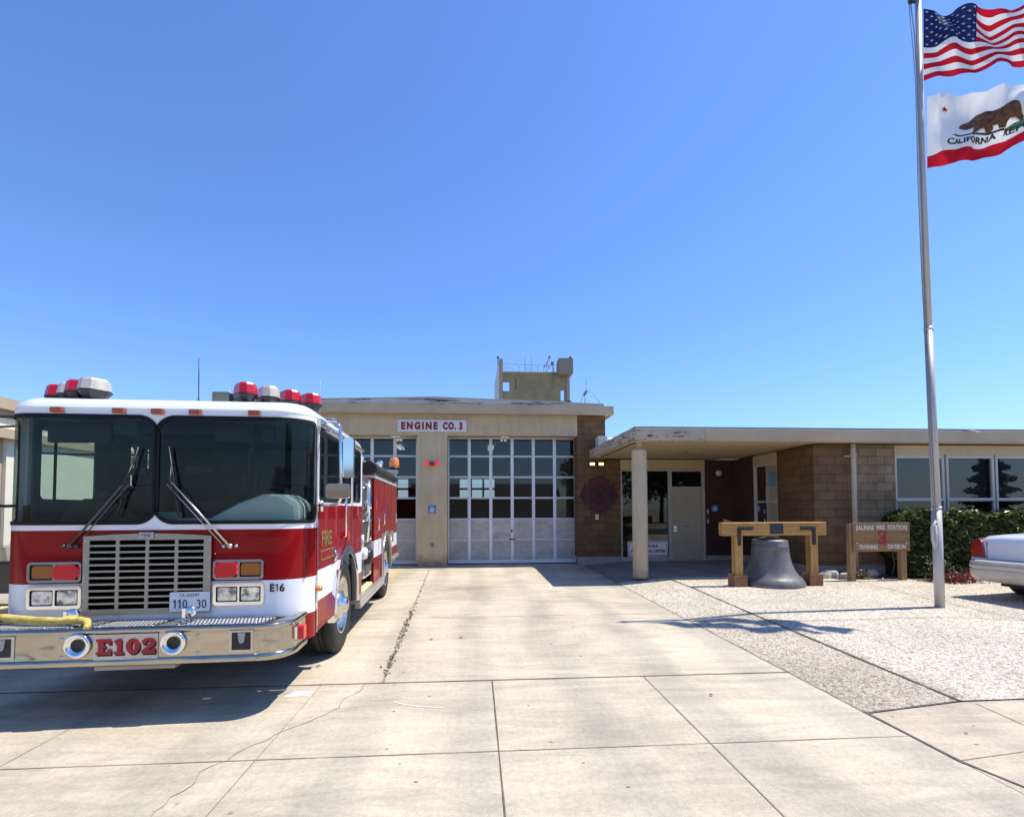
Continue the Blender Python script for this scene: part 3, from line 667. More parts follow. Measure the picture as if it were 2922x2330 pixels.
o = MB().lathe([(0.0, 0.10), (0.05, 0.09), (0.085, 0.05), (0.09, 0.0)], (7.18, YW, 2.67), (0, -1, 0), 20).build('globe_light', M('opal lamp', (0.62, 0.56, 0.45), 0.4)); tag(o, 'small round wall light high in the dark recess beside the entrance door', 'lamp')
for z in (1.53, 1.25):
    o = MB().box(6.82, 6.845, YW - 0.01, YW + 0.0, z - 0.065, z + 0.065).build('label_strip', WHITE)
    tag(o, '%s narrow white strip on the wall right of the entrance door' % ('upper' if z > 1.4 else 'lower'), 'label')
# vent on the low roof beside the bays
o = empty('roof_vent', 'white boxy vent with a round cap on the low roof against the bay wall', 'vent', (3.62, 14.3, 3.4))
MB().box(-0.16, 0.10, -0.1, 0.25, 0, 0.29).build('vent_box', RFMETAL, o); MB().lathe([(0.0, 0.24), (0.07, 0.22), (0.13, 0.15), (0.14, 0.02), (0.14, 0.0)], (0.16, -0.18, 0), n=20).build('vent_cap', WHITE, o)
# roof antenna
o = empty('roof_antenna', 'thin whip antenna with drooping rods on the bay roof right of the tower', 'antenna', (4.36, 20, 4.2))
m = MB(); m.tube([(0, 0, 0.4), (0, 0, 2.05)], 0.022, 8); m.build('mast', M('antenna metal', (0.12, 0.13, 0.16), 0.5, 0.5), o)
m = MB(); m.tube([(0.04, 0, 2.0), (0.05, 0, 2.72)], 0.009, 6); m.tube([(-.04, 0, 1.95), (0.08, 0, 2.2)], 0.045, 8)
for s_, a in ((1, (0.62, 0, 1.62)), (-1, (-0.26, 0, 1.42))):
    m.tube([(0.04, 0, 2.12), (0.04 + (a[0]) * .4, 0, 2.08), a], 0.008, 6)
m.build('aerial', M('antenna metal', (0.12, 0.13, 0.16)), o)

# ------------------------------------------------------------------ training tower behind the bays (45 m away)
TW = empty('training_tower', 'tan concrete training tower rising behind the bay roof', 'tower', (0, 45, 0))
TC = M('tower concrete', (0.33, 0.26, 0.145), 0.9, var=0.22, vs=0.9, fine=0.3); TG = M('tower grey', (0.25, 0.23, 0.18), 0.9, var=0.1); TP = M('tower pier', (0.36, 0.30, 0.22), 0.9)
RAIL = M('rail paint', (0.22, 0.30, 0.50), 0.5, 0.3)
m = MB(); m.panel([(2.36, 4.0), (7.55, 4.0), (7.55, 13.86), (2.36, 13.88)], [[(2.40, 12.15), (2.98, 12.15), (2.98, 13.0), (2.40, 13.0)]], XZ, 0, 0.25)
m.box(7.3, 7.55, 0.25, 5, 4, 13.6); m.build('tower_wall', TC, TW)
m = MB(); m.box(2.36, 2.40, -0.02, 0.3, 13.85, 13.93); m.box(2.40, 7.3, -0.06, 0.3, 13.865, 13.94); m.build('parapet', M('parapet pale', (0.62, 0.60, 0.55), 0.8), TW)
m = MB(); m.box(2.03, 2.38, -0.3, 0.1, 4, 14.97); m.build('tower_pier', TP, TW)
m = MB(); m.add([(1.99, -0.2, 4), (1.99, -0.2, 14.9), (1.80, 4, 13.6), (1.80, 4, 4)], [(0, 1, 2, 3)]); m.build('tower_side', M('tower pale', (0.55, 0.55, 0.56), 0.8), TW, flip=False)
m = MB(); m.box(2.38, 2.98, 0.06, 0.12, 11, 12.1); m.build('brown_shutter', M('brown panel', (0.22, 0.10, 0.07), 0.8), TW)
m = MB(); m.box(7.30, 8.56, -0.9, 0.5, 13.62, 14.95); m.build('tower_box', TG, TW)
m = MB(); m.box(7.55, 8.12, 0.2, 0.4, 12.35, 13.6); m.box(8.14, 8.42, 0.0, 0.3, 4, 13.6); m.box(7.55, 8.6, 0.0, 0.6, 11.2, 11.36); m.box(7.4, 7.6, 0.1, 0.4, 4, 12.35); m.box(7.95, 8.13, 0.2, 0.4, 11.36, 12.35); m.build('balcony_wall', TP, TW)
m = MB()
m.tube([(2.4, 0.1, 14.62), (6.9, 0.1, 14.55), (7.3, -.4, 14.55)], 0.02, 6); m.tube([(2.4, 0.1, 14.24), (3.35, 0.1, 14.22), (3.4, .1, 13.9)], 0.02, 6)
for x in (3.85, 5.5, 6.08, 6.9): m.tube([(x, 0.1, 13.9), (x, 0.1, 14.6)], 0.022, 6)
m.tube([(7.0, -.05, 13.7), (7.2, -.4, 13.9), (7.3, -.5, 14.4)], 0.02, 6); m.build('railing', RAIL, TW)
m = MB()
for x in (4.33, 4.45, 4.93, 5.04): m.tube([(x, 0.15, 13.9), (x + (0.05 if x in (4.33, 4.93) else -0.05), 0.15, 15.62)], 0.013, 6)
for z in (13.98, 14.1, 14.22, 14.34): m.tube([(4.45, .15, z), (4.93, .15, z)], 0.013, 6)
m.tube([(4.38, .15, 15.6), (3.5, .1, 14.65)], 0.012, 6); m.build('ladder', RAIL, TW)
m = MB(); m.tube([(6.15, -.1, 14.38), (6.55, -.1, 15.1), (6.58, -.1, 15.25)], 0.035, 8); m.tube([(6.32, -.1, 13.9), (6.34, -.1, 14.6), (6.55, -.1, 15.2)], 0.025, 6); m.box(6.48, 6.66, -.2, 0, 15.15, 15.32); m.box(6.05, 6.18, -.2, 0, 14.3, 14.42)
m.tube([(6.92, -.1, 12.4), (6.92, -.1, 14.9)], 0.045, 8); m.box(6.7, 6.95, -.25, 0, 14.5, 14.8); m.box(6.48, 6.56, -.15, -.05, 14.15, 14.5)
m.build('hose_crane', M('crane grey', (0.22, 0.24, 0.25), 0.6), TW)
m = MB(); m.lathe([(0, 0), (0.1, 0), (0.1, 0.12), (0.06, .2), (0, .2)], (1.95, -.1, 15.05), n=12); m.tube([(1.95, -.1, 14.4), (1.95, -.1, 15.1)], 0.03, 6); m.box(8.2, 8.45, -.5, -.3, 14.95, 15.05); m.tube([(8.3, -.4, 15.0), (8.45, -.5, 15.22)], 0.09, 8); m.build('tower_lamp', BLACK, TW)
m = MB(); m.box(3.48, 3.62, -0.012, 0.0, 12.35, 13.3); m.build('wall_streak', M('brown streak', (0.20, 0.13, 0.07), 0.9), TW)  # narrow darker brown strip down the tower wall

# ------------------------------------------------------------------ neighbouring building on the left
LB = empty('side_building', 'cream stucco building with overhanging roof left of the fire engine', 'building', (-8.0, 9.2, 0))
m = MB(); m.box(-4.5, 0, 0.07, 9, 0, 3.2); m.box(-.3, 0.0, -5.9, 0.068, 3.001, 3.328); m.build('lit_wall', M('cream stucco', (0.80, 0.74, 0.58), 0.85, var=0.05), LB)
m = MB(); m.box(-6, 0.12, -6, 9.5, 3.33, 3.52); m.build('roof_fascia', FASC, LB)
m = MB(); m.box(-6, 0.02, -5.9, 9.4, 3.2, 3.329); m.box(-0.3, 0.15, -6, 0.25, 2.84, 3.0); m.box(-.1, .07, .255, 9, 2.842, 3.0); m.build('roof_beam', FASC, LB)  # tan strip along the wall stands for the eave's shaded underside
m = MB(); m.box(-0.45, -0.06, -0.25, 0.06, 0.9, 2.838); m.box(-0.45, -0.06, -5.0, -4.7, 0, 2.838); m.build('porch_pier', STUC, LB)
m = MB(); m.box(-5.9, -4.6, -5.8, 0.25, 0, 3.2); m.build('porch_wall', STUC, LB)
m = MB(); m.box(-0.004, 0.02, 3.2, 4.6, 1.0, 2.2); m.box(-0.004, 0.02, 5.4, 6.8, 1.0, 2.2); m.build('window', M('dark glass', (0.03, 0.04, 0.05), 0.1), LB)

# ------------------------------------------------------------------ parked dark pickup seen past the left edge
def simple_wheel(parent, c, r=0.36, wdt=0.24, ax=(1, 0, 0)):
    w_ = MB().lathe([(r * .6, -wdt / 2), (r * .93, -wdt / 2), (r, -wdt * .35), (r, wdt * .35), (r * .93, wdt / 2), (r * .6, wdt / 2)], c, ax, 28).build('wheel', RUBBER, parent)
    MB().lathe([(0.0, wdt * .42), (r * .2, wdt * .45), (r * .3, wdt * .3), (r * .52, wdt * .3), (r * .6, wdt * .5), (r * .6, -wdt * .5), (0, -wdt * .4)], c, ax, 24).build('rim', STEEL, w_)
    return w_
PK = empty('parked_pickup', 'dark pickup with a white side stripe parked left of the fire engine', 'pickup', (-6.35, 6.9, 0), 0)
CP = M('black car paint', (0.012, 0.013, 0.016), 0.25, coat=0.5)
m = MB(); m.prism([(-0.2, 0.45), (-0.2, 1.0), (0.9, 1.1), (1.5, 1.1), (1.55, 1.0), (5.3, 1.0), (5.3, 0.45)], lambda a, b, t: (t, a, b), -0.95, 0.95, 0); m.build('body', CP, PK, bevel=0.05)
m = MB(); m.prism([(1.4, 1.1), (1.9, 1.35), (3.1, 1.35), (3.3, 1.1)], lambda a, b, t: (t, a, b), -0.8, 0.8, 0); m.build('cabin', M('dark glass', (0.03, 0.04, 0.05)), PK, bevel=0.05)
MB().box(0.952, 0.965, -0.1, 5.2, 0.66, 0.75).build('white_stripe', WHITE, PK)
g = MB(); g.box(0.952, 0.97, 0.5, 0.75, 0.98, 1.02); g.box(-0.9, 0.9, -0.28, -0.2, 0.5, 0.62); g.build('trim', CHROME, PK)
for y in (0.75, 4.3):
    simple_wheel(PK, (0.84, y, 0.36)); simple_wheel(PK, (-0.84, y, 0.36))

# ------------------------------------------------------------------ flagpole, flags
PX_, PY_ = 7.195, 7.463 + 0.07; PZ = gz(PX_, PY_)
FP = empty('flagpole', 'tall grey metal flagpole standing in the pebble paving', 'flagpole', (PX_, PY_, PZ))
PM2 = M('pole aluminium', (0.48, 0.46, 0.44), 0.45, 0.25, var=0.08, vs=2)
m = MB(); m.tube([(0.02, 0, -0.05), (0.02, 0, 1.53)], 0.067, 28); m.build('pole_base', PM2, FP)
m = MB(); m.tube([(0.02, 0, 1.535), (0.015, 0, 1.565)], 0.073, 28); m.tube([(-0.01, 0, 4.36), (-0.01, 0, 4.42)], 0.064, 24); m.build('pole_collar', M('pole collar', (0.60, 0.60, 0.62), 0.4, 0.4), FP)
m = MB(); m.tube([(0.02, 0, 1.55), (-0.01, 0, 4.4)], 0.07, 28, rs=[0.062, 0.057]); m.tube([(-0.01, 0, 4.4), (-0.02, 0, 7.0), (0.01, 0, 9.80)], 0.05, 24, rs=[0.052, 0.048, 0.043]); m.build('pole', PM2, FP)
m = MB(); m.lathe([(0, 0.12), (0.05, 0.1), (0.075, 0.05), (0.05, 0), (0, -0.02)], (0.01, 0, 9.86), n=16); m.tube([(-0.05, 0, 9.78), (-0.12, -0.02, 9.80)], 0.02, 8); m.lathe([(0, -0.02), (0.045, -0.02), (0.045, .02), (0, .02)], (-0.13, -0.02, 9.78), (0, 1, 0), 16); m.build('pole_truck', BLACK, FP)
m = MB(); m.tube([(-0.14, -0.02, 9.76), (-0.10, -0.03, 9.2), (-0.085, -0.03, 8.43), (-0.088, -.03, 8.2), (-0.075, -0.03, 7.0), (-0.075, -0.02, 5.2), (-0.055, -0.06, 1.62), (-0.052, -0.07, 1.2)], 0.0075, 6)
m.tube([(-0.17, -0.02, 9.76), (-0.12, -0.02, 8.9), (-0.10, -0.02, 8.35), (-0.10, 0.0, 6.8), (-0.09, 0, 5.2), (-0.075, -0.05, 1.5), (-0.07, -0.07, 1.05)], 0.006, 6); m.build('halyard', M('rope', (0.22, 0.22, 0.22), 0.8), FP)
m = MB(); m.tube([(-0.07, -0.07, 1.35), (-0.13, -0.07, 1.25), (-0.135, -0.08, 1.05), (-0.10, -.08, 0.92), (-0.075, -0.07, 1.05), (-0.09, -0.08, 1.28)], 0.022, 8); m.box(-0.075, -0.045, -0.09, -0.05, 1.12, 1.17); m.build('rope_cleat', M('rope pale', (0.50, 0.50, 0.46), 0.8), FP)

def cloth(name, c):
    m, nt, b = newmat(name)
    b.inputs['Base Color'].default_value = (*c, 1); b.inputs['Roughness'].default_value = 0.9; b.inputs['Specular IOR Level'].default_value = 0.05
    t = N(nt, 'ShaderNodeBsdfTranslucent'); t.inputs[0].default_value = (*c, 1)
    mx = N(nt, 'ShaderNodeMixShader'); mx.inputs[0].default_value = 0.26
    nt.links.new(b.outputs[0], mx.inputs[1]); nt.links.new(t.outputs[0], mx.inputs[2]); nt.links.new(mx.outputs[0], nt.nodes['Material Output'].inputs[0])
    bump(nt, b, noise(nt, 120, 2, 0.5, coords(nt)), 0.1); return m
FW, FR, FB = cloth('flag white', (0.80, 0.80, 0.80)), cloth('flag red', (0.50, 0.015, 0.03)), cloth('flag blue', (0.018, 0.028, 0.11))
def interp(tab, s):
    for i in range(len(tab) - 1):
        if s <= tab[i + 1][0] or i == len(tab) - 2:
            a, b = tab[i], tab[i + 1]; t = (s - a[0]) / (b[0] - a[0]); t2 = t * t * (3 - 2 * t) * 0.5 + t * 0.5 if 0 <= t <= 1 else t
            return [a[k] + (b[k] - a[k]) * t2 for k in range(1, len(a))]
def surf(tab, fold):
    def f(s, v, off=0.0):
        def P(s, v):
            x, y, z1, z0 = interp(tab, s)
            zz = z0 + (z1 - z0) * v; return Vector((x + 0.02 * (v - .5) * 2, y, zz)) + fold(s, v)
        p = P(s, v)
        if off:
            n = (P(s + 0.01, v) - p).cross(P(s, v + 0.01) - p).normalized(); p = p + n * off
        return p
    return f
US = [(0.0, 7.205, 7.463, 9.679, 8.469), (0.162, 7.36, 7.356, 9.586, 8.428), (0.325, 7.53, 7.248, 9.488, 8.402), (0.52, 7.73, 7.12, 9.364, 8.40), (0.704, 7.91, 6.998, 9.221, 8.322), (0.867, 8.055, 6.891, 9.15, 8.235), (1.0, 8.17, 6.803, 9.098, 8.184), (1.246, 8.376, 6.641, 8.971, 8.117), (1.571, 8.61, 6.426, 8.752, 7.889)]
CA = [(0.0, 7.215, 7.463, 8.20, 7.03), (0.162, 7.31, 7.356, 8.139, 6.994), (0.325, 7.48, 7.248, 8.084, 6.954), (0.488, 7.645, 7.141, 8.031, 6.983), (0.65, 7.803, 7.034, 7.979, 6.992), (0.813, 7.955, 6.927, 7.966, 6.999), (1.0, 8.12, 6.803, 7.955, 7.001), (1.246, 8.324, 6.641, 7.901, 6.999), (1.571, 8.565, 6.426, 7.711, 6.922)]
FN = Vector((-0.55, -0.83, 0))
def fold_us(s, v):
    a = 0.055 * math.sin(9.5 * s - 3.2 * v + 0.3) + 0.03 * math.sin(19 * s + 6 * v) + 0.045 * math.sin(5 * s + 7.5 * (v - .5)) * v
    return FN * a * 1.5 * clamp(s * 4)
def fold_ca(s, v):
    a = 0.05 * math.sin(8.5 * s + 2.6 * v - 1.3) + 0.018 * math.sin(22 * s - 9 * v) + 0.035 * math.sin(4 * s - 8 * (v - .3)) + 0.012 * math.sin(14 * v + 30 * s) * clamp(1 - 3 * s)
    return FN * a * 1.6 * clamp(s * 4)
fu, fc = surf(US, fold_us), surf(CA, fold_ca)
def flagmesh(f, smax, nu, rows, matf, mats, name, parent, sub=3):
    m = MB(); nv = rows * sub; vs, fs, ms = [], [], []
    for j in range(nv + 1):
        for i in range(nu + 1): vs.append(tuple(f(smax * i / nu, j / nv)))
    o = len(m.v); m.v += vs
    for j in range(nv):
        for i in range(nu):
            a = j * (nu + 1) + i; m.f.append((a, a + 1, a + nu + 2, a + nu + 1)); m.m.append(matf((i + .5) / nu, (j + .5) / nv)); m.sm.append(True)
    return m.build(name, mats, parent, flip=False)
UF = empty('american_flag', 'american flag with stars and stripes flying at the top of the pole', 'flag', (0, 0, 0), 0)
def usm(s, v):
    k = int(v * 13)
    if s < 0.36 and k >= 6: return 2
    return 1 if k % 2 == 0 else 0
flagmesh(fu, 1.5, 100, 13, usm, [FW, FR, FB], 'flag_cloth', UF)
def starpoly(r1, r2): return [((r1 if k % 2 == 0 else r2) * math.sin(k * math.pi / 5), (r1 if k % 2 == 0 else r2) * math.cos(k * math.pi / 5)) for k in range(10)]
m = MB()
for side in (-1, 1):
    for j in range(9):
        n_ = 6 if j % 2 == 0 else 5
        for i in range(n_):
            u = (i + 0.5 if j % 2 == 0 else i + 1.0) / 6 * 0.54; v = 1 - (j + 0.75) / 9.5 * 0.54
            vs = [fu(u + a * 1.15, v + b * 0.95, side * 0.004) for a, b in starpoly(0.018, 0.0075)] + [fu(u, v, side * 0.004)]
            m.add(vs, [(k, (k + 1) % 10, 10) for k in range(10)])
m.build('flag_star', FW, UF, flip=False)
CF = empty('state_flag', 'white bear flag with a red band flying below the american flag', 'flag', (0, 0, 0), 0)
flagmesh(fc, 1.5, 100, 6, lambda s, v: 1 if v < 1 / 6 else 0, [FW, FR], 'flag_cloth', CF)
def chart(poly, mat, name, off=0.006, sc=1.0):
    m = MB()
    for side in (1,):
        # dense fill so that the drawing follows the cloth
        bm = bmesh.new(); vv = [bm.verts.new((a, b, 0)) for a, b in poly]
        tri = tessellate_polygon([[Vector((a, b, 0)) for a, b in poly]])
        for t in tri:
            try: bm.faces.new([vv[i] for i in t])
            except Exception: pass
        for _ in range(6):
            long_ = [e for e in bm.edges if e.calc_length() > 0.02]
            if not long_: break
            bmesh.ops.subdivide_edges(bm, edges=long_, cuts=1); bmesh.ops.triangulate(bm, faces=bm.faces)
        bm.verts.index_update()
        vs = [v.co.copy() for v in bm.verts]; fs = [tuple(v.index for v in f.verts) for f in bm.faces]; bm.free()
        for sd in (-1, 1):
            m.add([fc(p.x, p.y, sd * off) for p in vs], fs, 0, True)
    return m.build(name, mat, CF, flip=False)
BEAR = M('bear brown', (0.14, 0.055, 0.025), 0.8, var=0.7, vs=14); CGR = M('flag green', (0.05, 0.26, 0.14), 0.7); CDG = M('flag dark', (0.02, 0.03, 0.02), 0.7)
chart([(0.796, 0.29), (0.899, 0.348), (1.0, 0.363), (1.09, 0.33), (1.09, 0.257), (1.0, 0.262), (0.899, 0.268), (0.813, 0.28)], CGR, 'grass_patch', 0.004)
chart([(0.26, 0.362), (0.314, 0.383), (0.444, 0.366), (0.596, 0.369), (0.791, 0.318), (0.796, 0.291), (0.596, 0.345), (0.444, 0.343), (0.314, 0.358)], CDG, 'ground_line', 0.005)
chart([(0.368, 0.535), (0.395, 0.582), (0.428, 0.613), (0.477, 0.639), (0.52, 0.668), (0.563, 0.708), (0.628, 0.702), (0.693, 0.656), (0.748, 0.649), (0.813, 0.658), (0.867, 0.647), (0.91, 0.6), (0.93, 0.529), (0.948, 0.449), (0.977, 0.391), (0.97, 0.351), (0.948, 0.343), (0.932, 0.377), (0.899, 0.41), (0.845, 0.409), (0.818, 0.369), (0.807, 0.318), (0.748, 0.34), (0.737, 0.407), (0.70, 0.433), (0.709, 0.381), (0.688, 0.346), (0.628, 0.36), (0.601, 0.437), (0.563, 0.416), (0.536, 0.376), (0.477, 0.364), (0.509, 0.419), (0.515, 0.476), (0.466, 0.476), (0.428, 0.471), (0.401, 0.5), (0.379, 0.499)], BEAR, 'bear', 0.009)
chart([(0.222 + a, 0.794 + b) for a, b in starpoly(0.036, 0.0145)], FR, 'red_star', 0.005)
def flagtext(body, s0, s1, v0a, v0b, h):
    cu = bpy.data.curves.new('t', 'FONT'); cu.body = body; cu.size = 1; cu.offset = 0.03; cu.resolution_u = 3
    t = bpy.data.objects.new('t', cu); col.objects.link(t); bpy.context.view_layer.update()
    me = bpy.data.meshes.new_from_object(t.evaluated_get(bpy.context.evaluated_depsgraph_get())); bpy.data.objects.remove(t)
    xs = [v.co.x for v in me.vertices]; x0, x1 = min(xs), max(xs)
    base = [(s0 + (v.co.x - x0) / (x1 - x0) * (s1 - s0), v0a + (v0b - v0a) * (v.co.x - x0) / (x1 - x0) + v.co.y / 0.72 * h) for v in me.vertices]
    m = MB()
    for sd in (-1, 1): m.add([fc(a, b, sd * 0.005) for a, b in base], [tuple(p.vertices) for p in me.polygons])
    bpy.data.meshes.remove(me); return m
m = flagtext('CALIFORNIA', 0.228, 0.735, 0.235, 0.232, 0.078); m2 = flagtext('REPUBLIC', 0.80, 1.26, 0.232, 0.225, 0.078)
m.add(m2.v, m2.f); m.build('lettering', CDG, CF, flip=False)
for o in list(CF.children) + list(UF.children): pass

# ------------------------------------------------------------------ bell on the paving under its timber frame
def wood(name, c, dark, vert=False, scale=1.0):
    m, nt, b = newmat(name); v = coords(nt, (22, 22, 1.6) if vert else (1.4, 20, 24))
    n1 = noise(nt, 1.5 * scale, 6, 0.65, v, 1.2)
    cc = ramp(nt, n1, [(0.32, dark), (0.5, c), (0.72, mul(c, 1.2))])
    vo = N(nt, 'ShaderNodeTexVoronoi'); vo.inputs['Scale'].default_value = 3.5; nt.links.new(coords(nt, (1, 1, 1)), vo.inputs['Vector'])
    cc = mix(nt, 0.7, cc, ramp(nt, vo.outputs['Distance'], [(0.02, (0.25, 0.12, 0.05)), (0.09, gray(1))]), 'MULTIPLY')
    nt.links.new(cc, b.inputs['Base Color']); b.inputs['Roughness'].default_value = 0.6; bump(nt, b, n1, 0.25, 0.005)
    MATS[name] = m; return m
OAKH = wood('honey timber beam', (0.46, 0.24, 0.06), (0.20, 0.085, 0.02)); OAKV = wood('honey timber post', (0.44, 0.25, 0.075), (0.22, 0.10, 0.03), True)
BF = empty('bell_frame', 'honey coloured timber frame standing over the big bell', 'frame', (5.87, 9.71, 0.1))
m = MB(); m.box(-1.09, 1.03, -0.08, 0.09, 0.985, 1.245); m.build('beam', OAKH, BF, bevel=0.012)
for x in (-0.84, 0.69):
    P_ = MB().box(x, x + 0.155, -0.078, 0.078, 0.0, 0.984).build('post', OAKV, BF, bevel=0.008)
    q = MB(); q.box(x - 0.055, x + 0.21, -0.13, 0.13, 0, 0.2); q.prism(rrect(x - 0.06, x + 0.215, -0.135, 0.135, 0.01), XY, 0.2, 0.218); q.build('post_base', wood('base timber', (0.24, 0.11, 0.05), (0.12, 0.05, 0.02)) if 'base timber' not in MATS else MATS['base timber'], P_, bevel=0.006)
for x, s_ in ((-0.76, 1), (0.765, -1)):
    q = MB(); q.prism([(x - s_ * 0.03, 0.80), (x + s_ * 0.035, 0.80), (x + s_ * 0.035, 1.095), (x + s_ * 0.28, 1.095), (x + s_ * 0.28, 1.155), (x - s_ * 0.03, 1.155)], XZ, -0.097, -0.083)
    for bx, bz in ((0, .84), (0, .95), (0.02, 1.12), (.12, 1.125), (.23, 1.125)): q.lathe([(0, 0.012), (0.012, 0.008), (0.014, 0)], (x + s_ * bx, -0.097, bz), (0, -1, 0), 10)
    q.build('corner_bracket', BLACK, BF)
q = MB(); q.box(-0.125, 0.135, -0.095, -0.082, 1.02, 1.22); q.build('plaque', M('plaque slate', (0.035, 0.038, 0.045), 0.4, 0.3), BF)
BL = empty('bronze_bell', 'large weathered grey bell standing on the pebble paving under the timber frame', 'bell', (5.87, 9.86, 0.1))
def bellmat():
    m, nt, b = newmat('bell metal'); v = coords(nt, (1, 1, 0.35))
    c = ramp(nt, noise(nt, 2.5, 7, 0.7, v), [(0.3, (0.085, 0.083, 0.078)), (0.55, (0.17, 0.165, 0.155)), (0.75, (0.30, 0.285, 0.26))])
    nt.links.new(c, b.inputs['Base Color']); b.inputs['Metallic'].default_value = 0.2
    nt.links.new(ramp(nt, noise(nt, 3, 5, 0.6, v), [(0.3, gray(0.36)), (0.7, gray(0.55))]), b.inputs['Roughness'])
    bump(nt, b, noise(nt, 70, 3, 0.6, coords(nt)), 0.15); return m
prof = [(0.615, 0.0), (0.62, 0.03), (0.605, 0.075), (0.565, 0.14), (0.535, 0.165), (0.53, 0.17), (0.50, 0.205), (0.455, 0.27), (0.452, 0.276), (0.415, 0.36), (0.385, 0.45), (0.362, 0.55), (0.348, 0.65), (0.340, 0.75), (0.343, 0.755), (0.338, 0.765), (0.341, 0.785), (0.336, 0.79), (0.334, 0.83), (0.330, 0.87), (0.315, 0.895), (0.27, 0.905), (0.20, 0.912), (0.19, 0.935), (0.0, 0.94)]
MB().lathe(prof, (0, 0, 0), n=72).build('bell_body', bellmat(), BL)
q = MB(); q.lathe([(0.0, 0.94), (0.10, 0.94), (0.10, 0.955), (0, 0.955)], (0, 0, 0), n=20); q.tube([(-0.28, 0, 0.87), (-0.3, -.02, 0.915), (-0.18, -.05, 0.93), (-.1, -.05, .945)], 0.018, 8); q.build('bell_crown', M('bell crown', (0.10, 0.10, 0.10), 0.5, 0.5), BL)
q = MB(); q.tube([(0, 0, 0), (0.03, -.02, .03), (0.06, 0.02, .01), (0.05, 0.03, 0.04), (0.09, -0.01, 0.02), (0.12, .02, .01), (0.15, 0.0, 0.0)], 0.006, 6); q.tube([(0.0, 0, 0.02), (-0.02, .02, .04), (0.03, .03, .045), (.01, 0, .02)], 0.006, 6)
o = q.build('twisted_wire', M('red wire', (0.30, 0.08, 0.06), 0.6), None, loc=(4.86, 9.70, 1.352)); tag(o, 'short twist of reddish wire lying on the left end of the timber beam', 'wire')

# ------------------------------------------------------------------ wooden sign
BRW = wood('stained plank', (0.31, 0.165, 0.06), (0.13, 0.06, 0.022)); PST = wood('weathered post', (0.34, 0.21, 0.10), (0.15, 0.085, 0.04), True)
WS = empty('wooden_sign', 'routed wooden sign on two posts in front of the brown block wall', 'sign', (8.43, 10.14, 0.1))
for x in (-0.665, 0.46): MB().box(x, x + 0.12, 0.0, 0.11, -0.02, 1.18 if x < 0 else 1.05).build('post', PST, WS, bevel=0.006)
m = MB()
for k in range(3):
    z = 0.615 + k * 0.2; m.box(-0.62 + 0.003 * (k % 2), 0.625 - 0.004 * (k % 2), -0.045, -0.002, z, z + (0.197 if k < 2 else 0.2))
m.build('sign_board', BRW, WS, bevel=0.006)
WL_ = M('sign letter white', (0.64, 0.59, 0.48), 0.8, var=0.25, vs=15)
text_obj('lettering', 'SALINAS  FIRE  STATION', 0.125, WL_, (-0.56, -0.046, 1.07), WS, width=1.13, bold=0.005, extrude=0.003)
text_obj('lettering', 'TRAINING', 0.125, WL_, (-0.51, -0.046, 0.67), WS, width=0.42, bold=0.005, extrude=0.003)
text_obj('lettering', 'DIVISION', 0.125, WL_, (0.13, -0.046, 0.67), WS, width=0.40, bold=0.005, extrude=0.003)
n3 = MB(); t_ = 0.045; x0, x1, z0, z1 = -0.075, 0.10, 0.765, 1.045
n3.prism([(x0, z0), (x1 - .02, z0), (x1, z0 + .02), (x1, .89), (x1 - .015, .905), (x1, .92), (x1, z1 - .02), (x1 - .02, z1), (x0, z1), (x0, z1 - .10), (x0 + .035, z1 - .10), (x0 + .035, z1 - t_), (x1 - .06, z1 - t_), (x1 - .06, .935), (x0 + .05, .935), (x0 + .05, .875), (x1 - .06, .875), (x1 - .06, z0 + t_), (x0 + .035, z0 + t_), (x0 + .035, z0 + .10), (x0, z0 + .10)], XZ, -0.052, -0.045)
n3.build('red_numeral', M('numeral red', (0.38, 0.02, 0.03), 0.6), WS)
q = MB()
for bx in (-0.54, 0.55):
    for bz in (0.79, 1.07 - .005): q.lathe([(0, 0.014), (0.013, 0.01), (0.016, 0)], (bx, -0.046, bz), (0, -1, 0), 10)
q.build('bolt', CHROME, WS)

# stones and weeds by the sign
STN = M('pale stone', (0.50, 0.46, 0.40), 0.9, var=0.2, vs=6, bmp=0.5)
def stone(x, y, a, b, h, label, seed):
    rg = random.Random(seed); m = MB(); n = 9
    r0 = [rg.uniform(.75, 1.1) for _ in range(n)]
    vs = []
    for z, k in ((0, 1.0), (h * .5, 1.05), (h * .85, .95), (h, .75)):
        for i in range(n): t = 2 * math.pi * i / n; vs.append((a * k * r0[i] * math.cos(t), b * k * r0[i] * math.sin(t), z + (rg.uniform(-.012, .012) if z else 0)))
    fs = [(j * n + i, j * n + (i + 1) % n, (j + 1) * n + (i + 1) % n, (j + 1) * n + i) for j in range(3) for i in range(n)] + [tuple(3 * n + i for i in range(n))]
    m.add(vs, fs); o = m.build('stone', STN, loc=(x, y, 0.095)); tag(o, label, 'stone', 'stones at the foot of the wooden sign'); return o
stone(7.75, 10.72, 0.20, 0.15, 0.17, 'tallest pale stone left of the wooden sign posts against the curb', 1)
stone(7.55, 10.62, 0.13, 0.1, 0.13, 'flat pale stone leftmost of the heap by the wooden sign', 2)
stone(7.93, 10.50, 0.14, 0.10, 0.12, 'low pale stone directly behind the left sign post', 3)
stone(8.62, 10.8, 0.26, 0.12, 0.16, 'long dark sided stone under the middle of the wooden sign', 5)
pts = [(random.gauss(8.25, 0.12), random.gauss(10.6, 0.12), 0.1 + abs(random.gauss(0.05, 0.07))) for _ in range(260)]
o = leafcloud(pts, 0.05, [BRL, G1, BRL], 'dry_weed', seed=9); tag(o, 'clump of dry weeds under the wooden sign', 'weeds')
